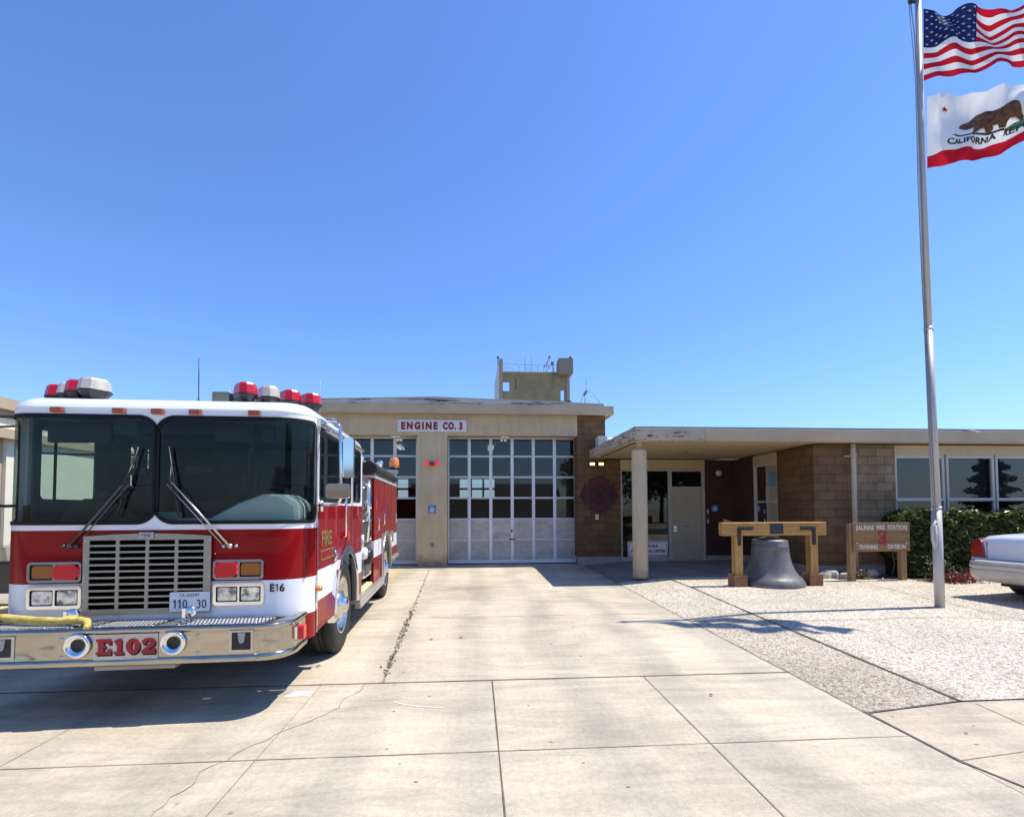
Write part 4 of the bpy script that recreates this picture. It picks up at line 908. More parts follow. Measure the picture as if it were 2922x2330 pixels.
m = MB(); m.box(7.66, 9.2, 10.30, 11.02, 0.09, 0.108); struct(m.build('soil_bed', M('soil', (0.10, 0.075, 0.05), 0.95, vs=5)))
m = MB(); m.box(9.2, 15, 9.95, 11.05, 0.06, 0.106); struct(m.build('planting_bed', M('soil', (0.10, 0.075, 0.05))))

# ------------------------------------------------------------------ hedge and red plant
HG = empty('hedge', 'dense dark green hedge under the office windows', 'hedge', (11.5, 10.5, 0.1))
rg = random.Random(4); pts = []
def hz(x): return 1.40 + 0.035 * math.sin(x * 2.1) + 0.03 * math.sin(x * 5.3 + 1) + 0.03 * math.sin(x * 11) - 0.55 * clamp((9.5 - x) / 0.5) ** 2
n_ = 0
while n_ < 30000:
    x = rg.uniform(9.05, 15.0); y = rg.uniform(10.3, 11.0); h = hz(x); z = rg.uniform(0.05, h)
    e = 0.05 * math.sin(x * 3.7 + z * 4) + 0.03 * math.sin(x * 9 + z * 11)
    dface = y - (10.42 + e * .6); dtop = h - z; dl = x - (9.15 + 0.08 * math.sin(z * 7) + 0.25 * clamp((0.5 - z) / 0.5))
    if dface < 0 or dl < 0: continue
    dd = min(dface, dtop, dl)
    if rg.random() < math.exp(-dd / 0.055): pts.append((x - 11.5, y - 10.5, z)); n_ += 1
for _ in range(500):
    x = rg.uniform(9.1, 15); pts.append((x - 11.5, rg.uniform(10.4, 10.9) - 10.5, hz(x) + abs(rg.gauss(0, 0.03))))
leafcloud(pts, 0.068, [G1, G1, G2, G2, G3], 'foliage', HG, seed=5, up=0.3)
m = MB(); m.box(-2.25, 3.5, 0.02, 0.49, 0, 1.25); m.build('hedge_core', M('hedge inner shade', (0.008, 0.012, 0.006), 0.95), HG)  # near-black box, its colour stands for the shade between the leaves
m = MB()
for k in range(16): x = -2.5 + k * 0.38; m.tube([(x, 0.05, 0), (x + .05, 0.0, .3), (x - .05, -.05, .7)], 0.012, 6)
m.build('stem', BRL, HG)
pts = [(rg.gauss(0, 0.28), rg.gauss(0, 0.12), abs(rg.gauss(0.08, 0.08))) for _ in range(900)]
o = leafcloud(pts, 0.04, [RL, RL, RL, G1, BRL], 'red_shrub', seed=6); o.location = (9.75, 9.75, 0.1); tag(o, 'low red leaved shrub at the foot of the hedge behind the white car', 'shrub')
pts = [(rg.gauss(0, 0.13), rg.gauss(0, 0.08), abs(rg.gauss(0.22, 0.14))) for _ in range(450)]
o = leafcloud(pts, 0.05, [G1, G2], 'green_shrub', seed=8); o.location = (9.6, 9.95, 0.1); tag(o, 'small green shrub between the hedge and the red plants', 'shrub')

# ------------------------------------------------------------------ silver white sedan at the right edge
CR = empty('parked_car', 'pale silver sedan parked at the hedge with its rear toward the flagpole', 'car', (8.80, 7.45, 0.075), R(9.8))
def carpaint():
    m, nt, b = newmat('silver white car paint'); b.inputs['Base Color'].default_value = (0.74, 0.75, 0.77, 1)
    b.inputs['Roughness'].default_value = 0.3; b.inputs['Metallic'].default_value = 0.1; b.inputs['Coat Weight'].default_value = 0.5; return m
CPT = carpaint()
def sec(x, zd, w, zb):
    return [(x, 0, zd), (x, w * .6, zd - .004), (x, w * .84, zd - .03), (x, w * .95, zd - .09), (x, w, zd - .2), (x, w + .025, .60), (x, w + .015, .45), (x, w - .03, zb + .04), (x, w - .12, zb), (x, 0, zb)]
st_ = [(0.0, .90, .80, .34), (0.015, 1.0, .86, .33), (0.06, 1.055, .885, .32), (0.16, 1.085, .90, .30), (0.5, 1.10, .915, .28), (1.1, 1.12, .93, .26), (2.2, 1.0, .945, .24), (3.6, .98, .94, .24), (4.5, .93, .92, .26), (5.1, .84, .86, .30), (5.3, .74, .76, .34)]
m = MB(); vs = []; 
for a in st_:
    s_ = sec(*a); full = s_ + [(x, -y, z) for x, y, z in reversed(s_[1:-1])]; vs += full
n = len(full); fs = [(i * n + k, i * n + (k + 1) % n, (i + 1) * n + (k + 1) % n, (i + 1) * n + k) for i in range(len(st_) - 1) for k in range(n)]
fs += [tuple(reversed(range(n))), tuple((len(st_) - 1) * n + k for k in range(n))]
m.add(vs, fs, 0, True); b_ = m.build('body', CPT, CR)
e_ = b_.modifiers.new('es', 'EDGE_SPLIT'); e_.split_angle = R(50)
m = MB(); gh = [(1.0, 1.10, .80), (1.5, 1.40, .64), (2.9, 1.42, .64), (3.7, 1.02, .80)]
vs = []
for i, (x, z, w_) in enumerate(gh): vs += [(x, w_, z), (x, -w_, z)]
base = [(1.0, .82, 1.06), (1.0, -.82, 1.06), (3.75, .82, 0.98), (3.75, -.82, .98)]
m.add([(0.95, .80, 1.08), (0.95, -.80, 1.08), (1.45, -.66, 1.38), (1.45, .66, 1.38), (2.9, -.66, 1.40), (2.9, .66, 1.40), (3.75, -.82, .97), (3.75, .82, .97)],
      [(0, 1, 2, 3), (4, 5, 7, 6), (0, 3, 5, 7), (1, 6, 4, 2), (0, 7, 6, 1)]); m.build('cabin_glass', M('dark glass', (0.03, 0.04, 0.05)), CR, bevel=0.03)
m = MB(); m.prism(rrect(1.42, 2.95, -.66, .66, .1), XY, 1.385, 1.43); m.build('roof', CPT, CR, bevel=0.02)
# bumper with horizontal grooves
def bump_path(w, d, r, n=8):
    P = [(0.35, w)]; P += [(d + r - r * math.sin(R(90 * k / n)), w - r + r * math.cos(R(90 * k / n))) for k in range(n + 1)]
    return P + [(x, -y) for x, y in reversed(P)]
def sweep(mb, path_f, prof, mi=0, smooth=True, mis=None):
    """path_f(off) -> list of (x,y); prof list of (off,z)"""
    rows = [[(x, y, z) for x, y in path_f(off)] for off, z in prof]; n = len(rows[0]); vs = [p for r_ in rows for p in r_]
    fs = [(i * n + k, i * n + k + 1, (i + 1) * n + k + 1, (i + 1) * n + k) for i in range(len(rows) - 1) for k in range(n - 1)]
    mb.add(vs, fs, mi, smooth)
m = MB(); sweep(m, lambda o: bump_path(.96 + o, -.20 - o, .26 + o * .5), [(-.22, .66), (-.10, .665), (-.03, .655), (-.008, .63), (0, .60)])
sweep(m, lambda o: bump_path(.96 + o, -.20 - o, .26 + o * .5), [(-.004, .598), (-.02, .593), (-.02, .585), (-.004, .58), (0.004, .57), (.004, .53), (-.004, .52), (-.02, .515), (-.02, .508), (-.004, .50), (0, .49), (-.004, .42), (-.02, .36), (-.06, .31), (-.16, .29)])
m.build('rear_bumper', M('bumper ground tint', (0.60, 0.53, 0.43), 0.4, coat=0.3), CR, flip=False)  # beige base colour imitates the ground reflected in the bumper
def taillamp(s):
    P = [(.705, .69), (.93, .69), (.945, .80), (.925, .90), (.88, .98), (.81, 1.015), (.765, .96), (.73, .85)]
    m = MB(); m.prism([(a * s, b) for a, b in P], lambda a, b, t: (t + 0.12 * max(0, (abs(a) - .78)) + 0.05 * max(0, b - .85), a, b), -0.028, 0.2)
    return m.build('tail_lamp', M('tail lamp red', (0.28, 0.004, 0.01), 0.12, coat=1.0), CR, bevel=0.008)
taillamp(1); taillamp(-1)
m = MB()
for s in (1, -1): m.box(-0.018, 0.1, min(.69 * s, .93 * s), max(.69 * s, .93 * s), 0.655, 0.688)
m.build('reverse_lamp', M('reverse lamp', (0.62, 0.60, 0.58), 0.2), CR, bevel=0.005)
m = MB(); m.box(-0.004, 0.03, -.69, .69, 0.668, 0.674); m.box(-.004, .03, .690, .696, .67, .95); m.box(-.004, .03, -.696, -.690, .67, .95); m.build('boot_seam', BLACK, CR)
for x in (1.05, 4.25):
    for s in (1, -1): simple_wheel(CR, (x, s * .80, .33), .33, .22, (0, 1, 0))
m = MB(); m.box(0.3, 5.0, -.7, .7, .2, .34); m.build('underbody', BLACK, CR)

# ------------------------------------------------------------------ fire engine
FE = empty('fire_engine', 'red and white fire engine E102 parked nose to the street in the driveway', 'fire engine', (-1.52, 6.15, 0), 0.045)
def livery(name, bands):
    m, nt, b = newmat(name); t = N(nt, 'ShaderNodeTexCoord'); s = N(nt, 'ShaderNodeSeparateXYZ'); nt.links.new(t.outputs['Object'], s.inputs[0])
    mr = N(nt, 'ShaderNodeMapRange'); mr.inputs[1].default_value = 0; mr.inputs[2].default_value = 3; nt.links.new(s.outputs[2], mr.inputs[0])
    rp = ramp(nt, mr.outputs[0], [(z / 3, c) for z, c in bands], 'CONSTANT')
    rp = mix(nt, 0.25, rp, ramp(nt, noise(nt, 7, 4, 0.6, coords(nt)), [(0.3, gray(0.82)), (0.6, gray(1))]), 'MULTIPLY')
    nt.links.new(rp, b.inputs['Base Color']); b.inputs['Roughness'].default_value = 0.28
    b.inputs['Coat Weight'].default_value = 0.4; b.inputs['Coat Roughness'].default_value = 0.02; b.inputs['Specular IOR Level'].default_value = 0.08; b.inputs['Roughness'].default_value = 0.4
    bump(nt, b, noise(nt, 2.2, 2, 0.4, coords(nt)), 0.06, 0.02); return m
cR, cW = (0.25, 0.001, 0.003), (0.80, 0.80, 0.81)
LVF = livery('cab front livery', [(0, cR), (0.70, cW), (1.009, cR), (1.446, cW)])
LVS = livery('cab side livery', [(0, cR), (0.77, cW), (1.052, cR), (1.655, cW)])
LVB = livery('body livery', [(0, cR), (0.85, cW), (1.12, cR), (2.6, cR)])
LVSr = livery('rear body livery', [(0, cR), (0.88, cW), (1.15, cR), (2.6, cR)])
WSG_ = GLASS('windscreen glass', (0.60, 0.70, 0.67), boost=0.6)
WHT = M('engine white', (0.80, 0.80, 0.81), 0.28, coat=0.7, var=0.02)
TREAD = None
def treadmat(name, c, sc, metal=0.9, rough=0.3):
    m, nt, b = newmat(name); b.inputs['Base Color'].default_value = (*c, 1); b.inputs['Metallic'].default_value = metal; b.inputs['Roughness'].default_value = rough
    v = coords(nt); mp = N(nt, 'ShaderNodeMapping'); mp.inputs['Rotation'].default_value = (R(45), R(45), R(45)); nt.links.new(v, mp.inputs[0])
    ch = N(nt, 'ShaderNodeTexVoronoi', distance='CHEBYCHEV'); ch.inputs['Scale'].default_value = sc; ch.inputs['Randomness'].default_value = 0.0
    nt.links.new(mp.outputs[0], ch.inputs['Vector'])
    h = ramp(nt, ch.outputs['Distance'], [(0.18, gray(1)), (0.35, gray(0))])
    nt.links.new(mix(nt, h, mul(c, 0.55), mul(c, 1.15)), b.inputs['Base Color'])
    bump(nt, b, h, 0.8, 0.006); return m
TREAD = treadmat('tread plate', (0.62, 0.61, 0.60), 42); DIAM = treadmat('diamond panel', (0.27, 0.26, 0.245), 55, 0.6, 0.4)
def ribmat():
    m, nt, b = newmat('ribbed deck'); v = coords(nt)
    wv = N(nt, 'ShaderNodeTexWave', wave_type='BANDS', bands_direction='DIAGONAL'); wv.inputs['Scale'].default_value = 14; wv.inputs['Distortion'].default_value = 0.8
    mp = N(nt, 'ShaderNodeMapping'); mp.inputs['Scale'].default_value = (1.6, 0.5, 0); nt.links.new(v, mp.inputs[0]); nt.links.new(mp.outputs[0], wv.inputs['Vector'])
    nt.links.new(ramp(nt, wv.outputs['Fac'], [(0.25, gray(0.12)), (0.5, gray(0.68))]), b.inputs['Base Color'])
    b.inputs['Metallic'].default_value = 0.55; b.inputs['Roughness'].default_value = 0.45; bump(nt, b, wv.outputs['Fac'], 0.6, 0.006); return m
RIB = ribmat()
def outline(s, r=0.28, W_=2.45):
    f0 = 0.03; ar = math.pi / 2 * r; fr = W_ - 2 * r
    if s < f0: return (-W_, -1.33 - s), (-1, 0)
    s -= f0
    if s < ar: a = s / r; return (-W_ + r - r * math.cos(a), -1.36 - r * math.sin(a)), (-math.cos(a), -math.sin(a))
    s -= ar
    if s < fr: return (-W_ + r + s, -1.36 - r), (0, -1)
    s -= fr
    if s < ar: a = s / r; return (-r + r * math.sin(a), -1.36 - r * math.cos(a)), (math.sin(a), -math.cos(a))
    s -= ar
    return (0, -1.36 + s), (1, 0)
LT = 0.06 + math.pi * 0.28 + 2.45 - 0.56
def pt(s, z, off=0.0):
    (u_, v_), (nx_, ny_) = outline(s); return (u_ + nx_ * off, v_ + ny_ * off, z)
SW = [(0.075, 1.413), (LT - 1.413 + 0.005, LT - 0.075)]
def wz(s, a, b, grow):
    a -= grow; b += grow; lo, hi = 1.525 - grow, 2.385 + grow
    ro, ri = (0.05 + grow, 0.14 + grow)
    rl, rr = (ro, ri) if a < 1 else (ri, ro)
    d1, d2 = s - a, b - s
    if d1 < 0 or d2 < 0: return None
    e = 0
    if d1 < rl: e = rl - math.sqrt(max(0, rl * rl - (rl - d1) ** 2))
    if d2 < rr: e = rr - math.sqrt(max(0, rr * rr - (rr - d2) ** 2))
    return lo + e, hi - e
GR = 0.028
def samples(grow):
    S_ = set(round(LT * k / 110, 5) for k in range(111)); S_.add(round(LT, 5))
    for a, b in SW:
        a -= grow; b += grow
        for e, sg in ((a, 1), (b, -1)):
            for t in (0, 0.0005, .003, .008, .015, .025, .04, .06, .08, .1, .125, .15, .17): S_.add(round(e + sg * t, 5))
    return sorted(x for x in S_ if 0 <= x <= LT)
def band(mb, g0, g1, off, lowonly=None):
    """ring between the window outline grown by g0 and g1"""
    for a, b in SW:
        S_ = [x for x in samples(g1) if a - g1 <= x <= b + g1] + [a - g1, b + g1]; S_ = sorted(set(S_))
        for s0, s1 in zip(S_, S_[1:]):
            if s1 - s0 < 1e-6: continue
            q0, q1 = wz(max(s0, a - g1 + 1e-7), a, b, g1), wz(min(s1, b + g1 - 1e-7), a, b, g1)
            p0, p1 = wz(s0, a, b, g0), wz(s1, a, b, g0)
            mid = 1.955
            i0 = p0 if p0 else (mid, mid); i1 = p1 if p1 else (mid, mid)
            mb.add([pt(s0, q0[0], off), pt(s1, q1[0], off), pt(s1, i1[0], off), pt(s0, i0[0], off)], [(0, 1, 2, 3)])
            mb.add([pt(s0, i0[1], off), pt(s1, i1[1], off), pt(s1, q1[1], off), pt(s0, q0[1], off)], [(0, 1, 2, 3)])
m = MB(); S_ = samples(0.012)
Z0, Z1 = 0.48, 2.455
for s0, s1 in zip(S_, S_[1:]):
    if s1 - s0 < 1e-6: continue
    w0 = w1 = None
    for a, b in SW:
        mid_ = (s0 + s1) / 2
        if a - .012 < mid_ < b + .012: w0, w1 = wz(max(s0, a - .012 + 1e-7), a, b, .012), wz(min(s1, b + .012 - 1e-7), a, b, .012)
    if w0:
        m.add([pt(s0, Z0), pt(s1, Z0), pt(s1, w1[0]), pt(s0, w0[0])], [(0, 1, 2, 3)], 0, True)
        m.add([pt(s0, w0[1]), pt(s1, w1[1]), pt(s1, Z1), pt(s0, Z1)], [(0, 1, 2, 3)], 0, True)
    else: m.add([pt(s0, Z0), pt(s1, Z0), pt(s1, Z1), pt(s0, Z1)], [(0, 1, 2, 3)], 0, True)
cf = m.build('cab_front', LVF, FE, flip=False)
bm = bmesh.new(); bm.from_mesh(cf.data); bmesh.ops.remove_doubles(bm, verts=bm.verts, dist=0.0004); bm.to_mesh(cf.data); bm.free()
m = MB()
for a, b in SW:
    S_ = sorted(set([x for x in samples(0) if a < x < b] + [a + 1e-5, b - 1e-5]))
    for s0, s1 in zip(S_, S_[1:]):
        w0, w1 = wz(s0, a, b, 0), wz(s1, a, b, 0)
        m.add([pt(s0, w0[0], -.004), pt(s1, w1[0], -.004), pt(s1, w1[1], -.004), pt(s0, w0[1], -.004)], [(0, 1, 2, 3)], 0, True)
m.build('windscreen', WSG_, FE, flip=False)
m = MB(); band(m, -0.004, GR, 0.006); m.build('windscreen_gasket', M('gasket rubber', (0.004, 0.004, 0.005), 0.9), FE, flip=False)
# roof
def rring(ins, z):
    pts = []; W_, r = 2.45, 0.28; rb = 0.12
    for cx, cy, a0, rr in ((-W_ + r, -1.36, 180, r), (-r, -1.36, 270, r), (-rb, 1.0 - rb, 0, rb), (-W_ + rb, 1.0 - rb, 90, rb)):
        for k in range(9): a = R(a0 + 90 * k / 8); q = max(0.01, rr - ins) if rr > ins else 0.01; cxx, cyy = cx, cy
        # recompute with inset of the straight sides too
        for k in range(9):
            a = R(a0 + 90 * k / 8); q = rr - ins
            if q > 0.02: pts.append((cx + q * math.cos(a), cy + q * math.sin(a), z))
            else:
                sx, sy = (1 if cx > -1.2 else -1), (1 if cy > 0 else -1); ox = (rr - ins - 0.02)
                pts.append((cx + sx * ox + 0.02 * math.cos(a), cy + sy * ox + 0.02 * math.sin(a), z))
    return pts
levels = [(0.0, 2.45), (-0.006, 2.462), (0.0, 2.475), (0.015, 2.505), (0.045, 2.535), (0.09, 2.558), (0.16, 2.573), (0.3, 2.583), (0.6, 2.592)]
m = MB(); vs = []; 
for ins, z in levels: vs += rring(ins, z)
n = 36; fs = [(i * n + k, i * n + (k + 1) % n, (i + 1) * n + (k + 1) % n, (i + 1) * n + k) for i in range(len(levels) - 1) for k in range(n)] + [tuple((len(levels) - 1) * n + k for k in range(n))]
m.add(vs, fs, 0, True); m.build('cab_roof', WHT, FE)
# cab sides
def cabside(s):
    ux = 0.0 if s > 0 else -2.45
    arc = [(-0.10 + 0.63 * math.cos(R(a)), 0.53 + 0.63 * math.sin(R(a))) for a in range(182, -3, -8)]
    outer = [(-1.335, 0.50)] + arc + [(1.0, 0.50), (1.0, 2.455), (-1.335, 2.455)]
    holes = [rrect(-1.25, 0.205, 1.71, 2.36, 0.06), rrect(0.36, 0.86, 1.73, 2.375, 0.06)]
    m = MB(); m.panel(outer, holes, YZ, ux - 0.0 * s, ux - 0.025 * s); P_ = m.build('cab_side', LVS, FE)
    m = MB()
    for h, hg in ((holes[0], rrect(-1.27, 0.225, 1.69, 2.38, 0.07)), (holes[1], rrect(0.34, 0.88, 1.71, 2.395, 0.07))):
        hi = [((a + (hg[0][0] + hg[12][0]) / 2 * 0) , b) for a, b in h]
        m.panel(hg, [[(a * 1.0, b) for a, b in rrect(min(p[0] for p in h) + .012, max(p[0] for p in h) - .012, min(p[1] for p in h) + .012, max(p[1] for p in h) - .012, .05)]], YZ, ux + 0.004 * s, ux - 0.012 * s)
    m.build('window_gasket', BLACK, P_)
    m = MB()
    m.add([(ux - .014 * s, -1.25, 1.70), (ux - .014 * s, .205, 1.70), (ux - .014 * s, .205, 2.37), (ux - .014 * s, -1.25, 2.37)], [(0, 1, 2, 3)])
    m.add([(ux - .014 * s, .36, 1.72), (ux - .014 * s, .86, 1.72), (ux - .014 * s, .86, 2.38), (ux - .014 * s, .36, 2.38)], [(0, 1, 2, 3)])
    m.build('side_glass', WSG_, P_, flip=False)
    m = MB(); m.box(min(ux - .01 * s, ux - .018 * s), max(ux - .01 * s, ux - .018 * s), -0.46 if s > 0 else -1.03, -0.43 if s > 0 else -1.0, 1.71, 2.36); m.build('window_divider', BLACK, P_)
    # door shut lines, chrome corner strip, drip rail
    m = MB()
    for v_ in (-1.318, 0.285): m.box(*sorted((ux + 0.0015 * s, ux - 0.01 * s)), v_ - 0.005, v_ + 0.005, 0.55 if v_ < 0 else 1.16, 2.42)
    m.build('door_gap', BLACK, P_)
    m = MB(); m.box(*sorted((ux + 0.012 * s, ux)), -1.345, -1.325, 0.50, 1.66); m.box(*sorted((ux + 0.012 * s, ux)), 0.29, 0.305, 1.17, 2.42); m.build('trim_strip', CHROME, P_)
    m = MB(); m.box(*sorted((ux + 0.03 * s, ux)), -1.30, 1.0, 2.415, 2.437); m.build('drip_rail', STEEL, P_)
    m = MB(); m.panel([(-0.10 + 0.675 * math.cos(R(a)), 0.53 + 0.675 * math.sin(R(a))) for a in range(186, -7, -6)] + [(-0.10 + 0.585 * math.cos(R(a)), 0.53 + 0.585 * math.sin(R(a))) for a in range(-6, 187, 6)], [], YZ, ux + 0.045 * s, ux - 0.03 * s)
    m.build('wheel_arch', CHROME, P_, bevel=0.012)
    for v_, z in ((-0.70, 1.14), (0.86, 1.17)):
        m = MB(); m.box(*sorted((ux + 0.02 * s, ux + .002 * s)), v_ - 0.02, v_ + 0.02, z - 0.09, z + 0.09); m.tube([(ux + .02 * s, v_, z - .06), (ux + .045 * s, v_, z), (ux + .02 * s, v_, z + .06)], 0.009, 8); m.build('door_handle', CHROME, P_)
    m = MB(); m.tube([(ux, -.30, 1.30), (ux + .05 * s, -.30, 1.32), (ux + .05 * s, -.30, 1.80), (ux, -.30, 1.82)], 0.013, 10); m.build('grab_rail', CHROME, P_)
    m = MB(); m.prism(rrect(-0.15, -0.02, 1.27, 1.37, .01), YZ, ux + 0.04 * s, ux + .002 * s); m.build('side_lamp', M('red lens', (0.62, 0.004, 0.012), 0.3, coat=0.35), P_)
    m = MB(); m.lathe([(0.0, 0.05), (0.02, .045), (0.028, .025), (0.028, 0.0)], (ux + .012 * s, -1.352, .90), (s, 0, 0), 14); m.build('amber_marker', M('amber lens', (0.75, 0.22, 0.02), 0.15, coat=1.0), P_)
    return P_
CSR = cabside(1); CSL = cabside(-1)
GOLD = M('gold leaf', (0.26, 0.17, 0.05), 0.5, 0.2, var=0.4, vs=30)
text_obj('lettering', 'FIRE', 0.20, GOLD, (0.003, -1.16, 1.27), CSR, rot=(math.pi / 2, 0, math.pi / 2), width=0.40, bold=0.006, extrude=0.0012)
m = MB(); m.panel(rrect(-1.19, -.72, 1.13, 1.23, .012), [rrect(-1.175, -.735, 1.145, 1.215, .01)], YZ, .001, .003); m.build('gold_border', GOLD, CSR)
MB().box(-2.44, -0.01, 0.965, 1.0, 0.5, 2.45).build('cab_rear', M('cab rear white', (0.8, 0.8, 0.8), 0.4), FE)
# interior
INT = M('cab interior', (0.10, 0.18, 0.21), 0.6, var=0.35, vs=2.5); INT2 = M('cab dash', (0.03, 0.032, 0.034), 0.7)
m = MB(); m.box(-2.40, -0.05, -1.3, 0.95, 0.9, 0.95); m.box(-2.40, -.05, .90, .96, .95, 2.44); m.box(-2.40, -.05, -1.3, .95, 2.42, 2.44)
for ux, s in ((-0.03, 1), (-2.42, -1)):
    m.panel([(-1.30, 0.95), (.95, 0.95), (.95, 2.44), (-1.30, 2.44)], ([rrect(-1.24, .195, 1.72, 2.35, .05), rrect(.37, .85, 1.74, 2.365, .05)] if s > 0 else [rrect(-1.22, -.53, 1.72, 2.37, .05), rrect(.05, .19, 1.85, 2.37, .03), rrect(.37, .42, 1.85, 2.36, .02)]), YZ, ux, ux - 0.015 * s)
S_ = [LT * k / 60 for k in range(61)]
for s0, s1 in zip(S_, S_[1:]):
    m.add([pt(s0, 0.9, -.03), pt(s1, .9, -.03), pt(s1, 1.49, -.03), pt(s0, 1.49, -.03)], [(0, 1, 2, 3)]); m.add([pt(s0, 2.42, -.03), pt(s1, 2.42, -.03), pt(s1, 2.45, -.03), pt(s0, 2.45, -.03)], [(0, 1, 2, 3)])
m.build('cab_interior', INT, FE, flip=False)
m = MB(); m.prism([(-1.58, 1.30), (-1.58, 1.46), (-1.40, 1.50), (-1.15, 1.50), (-1.05, 1.40), (-1.05, 1.2)], lambda a, b, t: (t, a, b), -2.13, -0.32); m.box(-2.38, -.07, -1.33, -1.05, 1.2, 1.49); m.build('dashboard', INT2, FE, bevel=0.02)
m = MB(); m.prism([(-0.92, 1.50), (-0.80, 1.58), (-0.62, 1.68), (-0.42, 1.76), (-0.22, 1.75), (-0.11, 1.68), (-.10, 1.50)], XZ, -1.52, -1.10)
m.build('instrument_hood', M('hood pale grey green', (0.80, 0.86, 0.80), 0.35), FE, bevel=0.05)
m = MB(); m.prism([(-2.20, 1.48), (-2.05, 1.66), (-1.95, 1.72), (-1.72, 1.70), (-1.55, 1.6), (-1.45, 1.48)], XZ, -1.38, -1.12); m.box(-1.9, -1.8, -1.3, -1.2, 1.7, 1.80); m.build('radio_console', BLACK, FE, bevel=0.02)
for x in (-2.05, -0.55):
    m = MB(); m.box(x - .25, x + .25, -.75, -.3, 1.1, 1.25); m.box(x - .25, x + .25, -.35, -.2, 1.2, 1.85); m.box(x - .13, x + .13, -.34, -.22, 1.87, 2.05); m.build('seat', M('seat vinyl', (0.03, 0.033, 0.038), 0.6), FE, bevel=0.03)
m = MB(); m.lathe([(0.21, -.015), (.225, 0), (.21, .015), (.195, 0), (.21, -.015)], (-0.55, -1.02, 1.62), (0.0, -.55, .8), 32); m.tube([(-0.55, -1.02, 1.62), (-.55, -1.12, 1.45)], .025, 8); m.tube([(-.75, -1.02, 1.62), (-.35, -1.02, 1.62)], .014, 6); m.build('steering_wheel', BLACK, FE)
m = MB(); m.prism(rrect(-1.12, -0.84, 1.51, 1.545, .015), XZ, -1.50, -1.3); m.build('folded_towel', M('towel', (0.55, 0.62, 0.56), 0.9), FE, bevel=0.01)
m = MB(); m.tube([(-1.18, -1.5, 2.17), (-1.05, -1.5, 2.07), (-.85, -1.5, 1.99), (-.55, -1.5, 1.955)], .012, 8); m.tube([(-.50, -1.5, 2.36), (-.50, -1.5, 2.25), (-.54, -1.5, 2.05), (-.53, -1.5, 1.72)], .016, 8); m.box(-1.08, -.86, -1.47, -1.42, 1.94, 2.0); m.box(-.60, -.48, -1.48, -1.4, 1.80, 1.92); m.build('conduit', BLACK, FE)
m = MB(); m.tube([(-1.30, -1.5, 2.13), (-1.45, -1.5, 2.09), (-1.9, -1.5, 2.09), (-2.2, -1.5, 2.1)], .009, 8); m.box(-1.60, -1.46, -1.35, -1.3, 1.93, 1.99); m.build('grab_bar', INT2, FE)

m = MB(); m.box(-1.55, -.75, -1.35, -.9, 2.30, 2.41); m.box(-2.2, -1.7, -1.45, -1.40, 2.20, 2.38); m.box(-.85, -.35, -1.45, -1.40, 2.22, 2.38); m.build('overhead_console', BLACK, FE, bevel=0.01)
m = MB(); m.box(-1.62, -.95, -.30, .25, .95, 1.72); m.box(-1.5, -1.05, -.32, -.301, 1.35, 1.62); m.build('engine_cover', M('engine cover grey', (0.05, 0.075, 0.085), 0.6), FE, bevel=0.03)
m = MB(); m.box(-1.30, -1.12, -1.50, -1.42, 1.50, 1.60); m.box(-1.27, -1.21, -1.503, -1.501, 1.53, 1.58); m.build('paper_box', M('paper pale', (0.25, 0.42, 0.40), 0.8), FE)
m = MB()
for z in (1.37, 1.22, 1.07, .92):
    for x in (-1.735, -.777): m.lathe([(0, .006), (.006, .004), (.007, 0)], (x, -1.672, z), (0, -1, 0), 8)
for z in (1.385, 1.25): m.lathe([(0, .008), (.007, .006), (.008, 0)], (-.745, -1.642, z), (0, -1, 0), 8)
m.build('screw', CHROME, FE)
# brow markers
AMB = M('amber lens', (0.75, 0.22, 0.02))
for x in (-1.982, -1.513, -1.214, -0.918, -0.443):
    o_ = MB().prism(rrect(x - .052, x + .052, 2.413, 2.468, .006), XZ, -1.652, -1.638).build('marker_lamp', STEEL, FE)
    MB().prism(rrect(x - .045, x + .04, 2.42, 2.462, .006), XZ, -1.672, -1.6525).build('lens', M('brow amber', (0.42, 0.07, 0.012), 0.3), o_, bevel=0.004)
# grille
BRSH = M('grille steel', (0.34, 0.31, 0.255), 0.38, 0.55, var=0.07, vs=9)
holes = []
for r_ in range(11):
    z = 1.334 + 0.0005 - r_ * 0.0523
    for c in range(4):
        x = -1.70 + c * 0.2258; holes.append(rrect(x, x + 0.2005, z, z + 0.037, 0.006, 2))
m = MB(); m.panel([(-1.747, .765), (-.765, .765), (-.765, 1.402), (-1.0, 1.418), (-1.25, 1.428), (-1.5, 1.420), (-1.747, 1.405)], holes, XZ, -1.672, -1.660)
GRL = m.build('grille', BRSH, FE)
MB().box(-1.74, -.772, -1.651, -1.646, .77, 1.395).build('grille_backing', M('slot shade black', (0.002, 0.002, 0.002), 1.0), GRL)  # flat black sheet, coloured as the deep shade behind the slots
MATS['slot shade black'].node_tree.nodes['Principled BSDF'].inputs['Specular IOR Level'].default_value = 0.0
m = MB(); m.box(-1.32, -1.21, -1.682, -1.6725, 1.385, 1.435); m.build('badge', M('badge grey', (0.40, 0.40, 0.40), 0.4, 0.6), GRL)
text_obj('badge_lettering', 'HME', 0.032, BLACK, (-1.298, -1.6822, 1.399), GRL, width=0.066, extrude=0.0008)
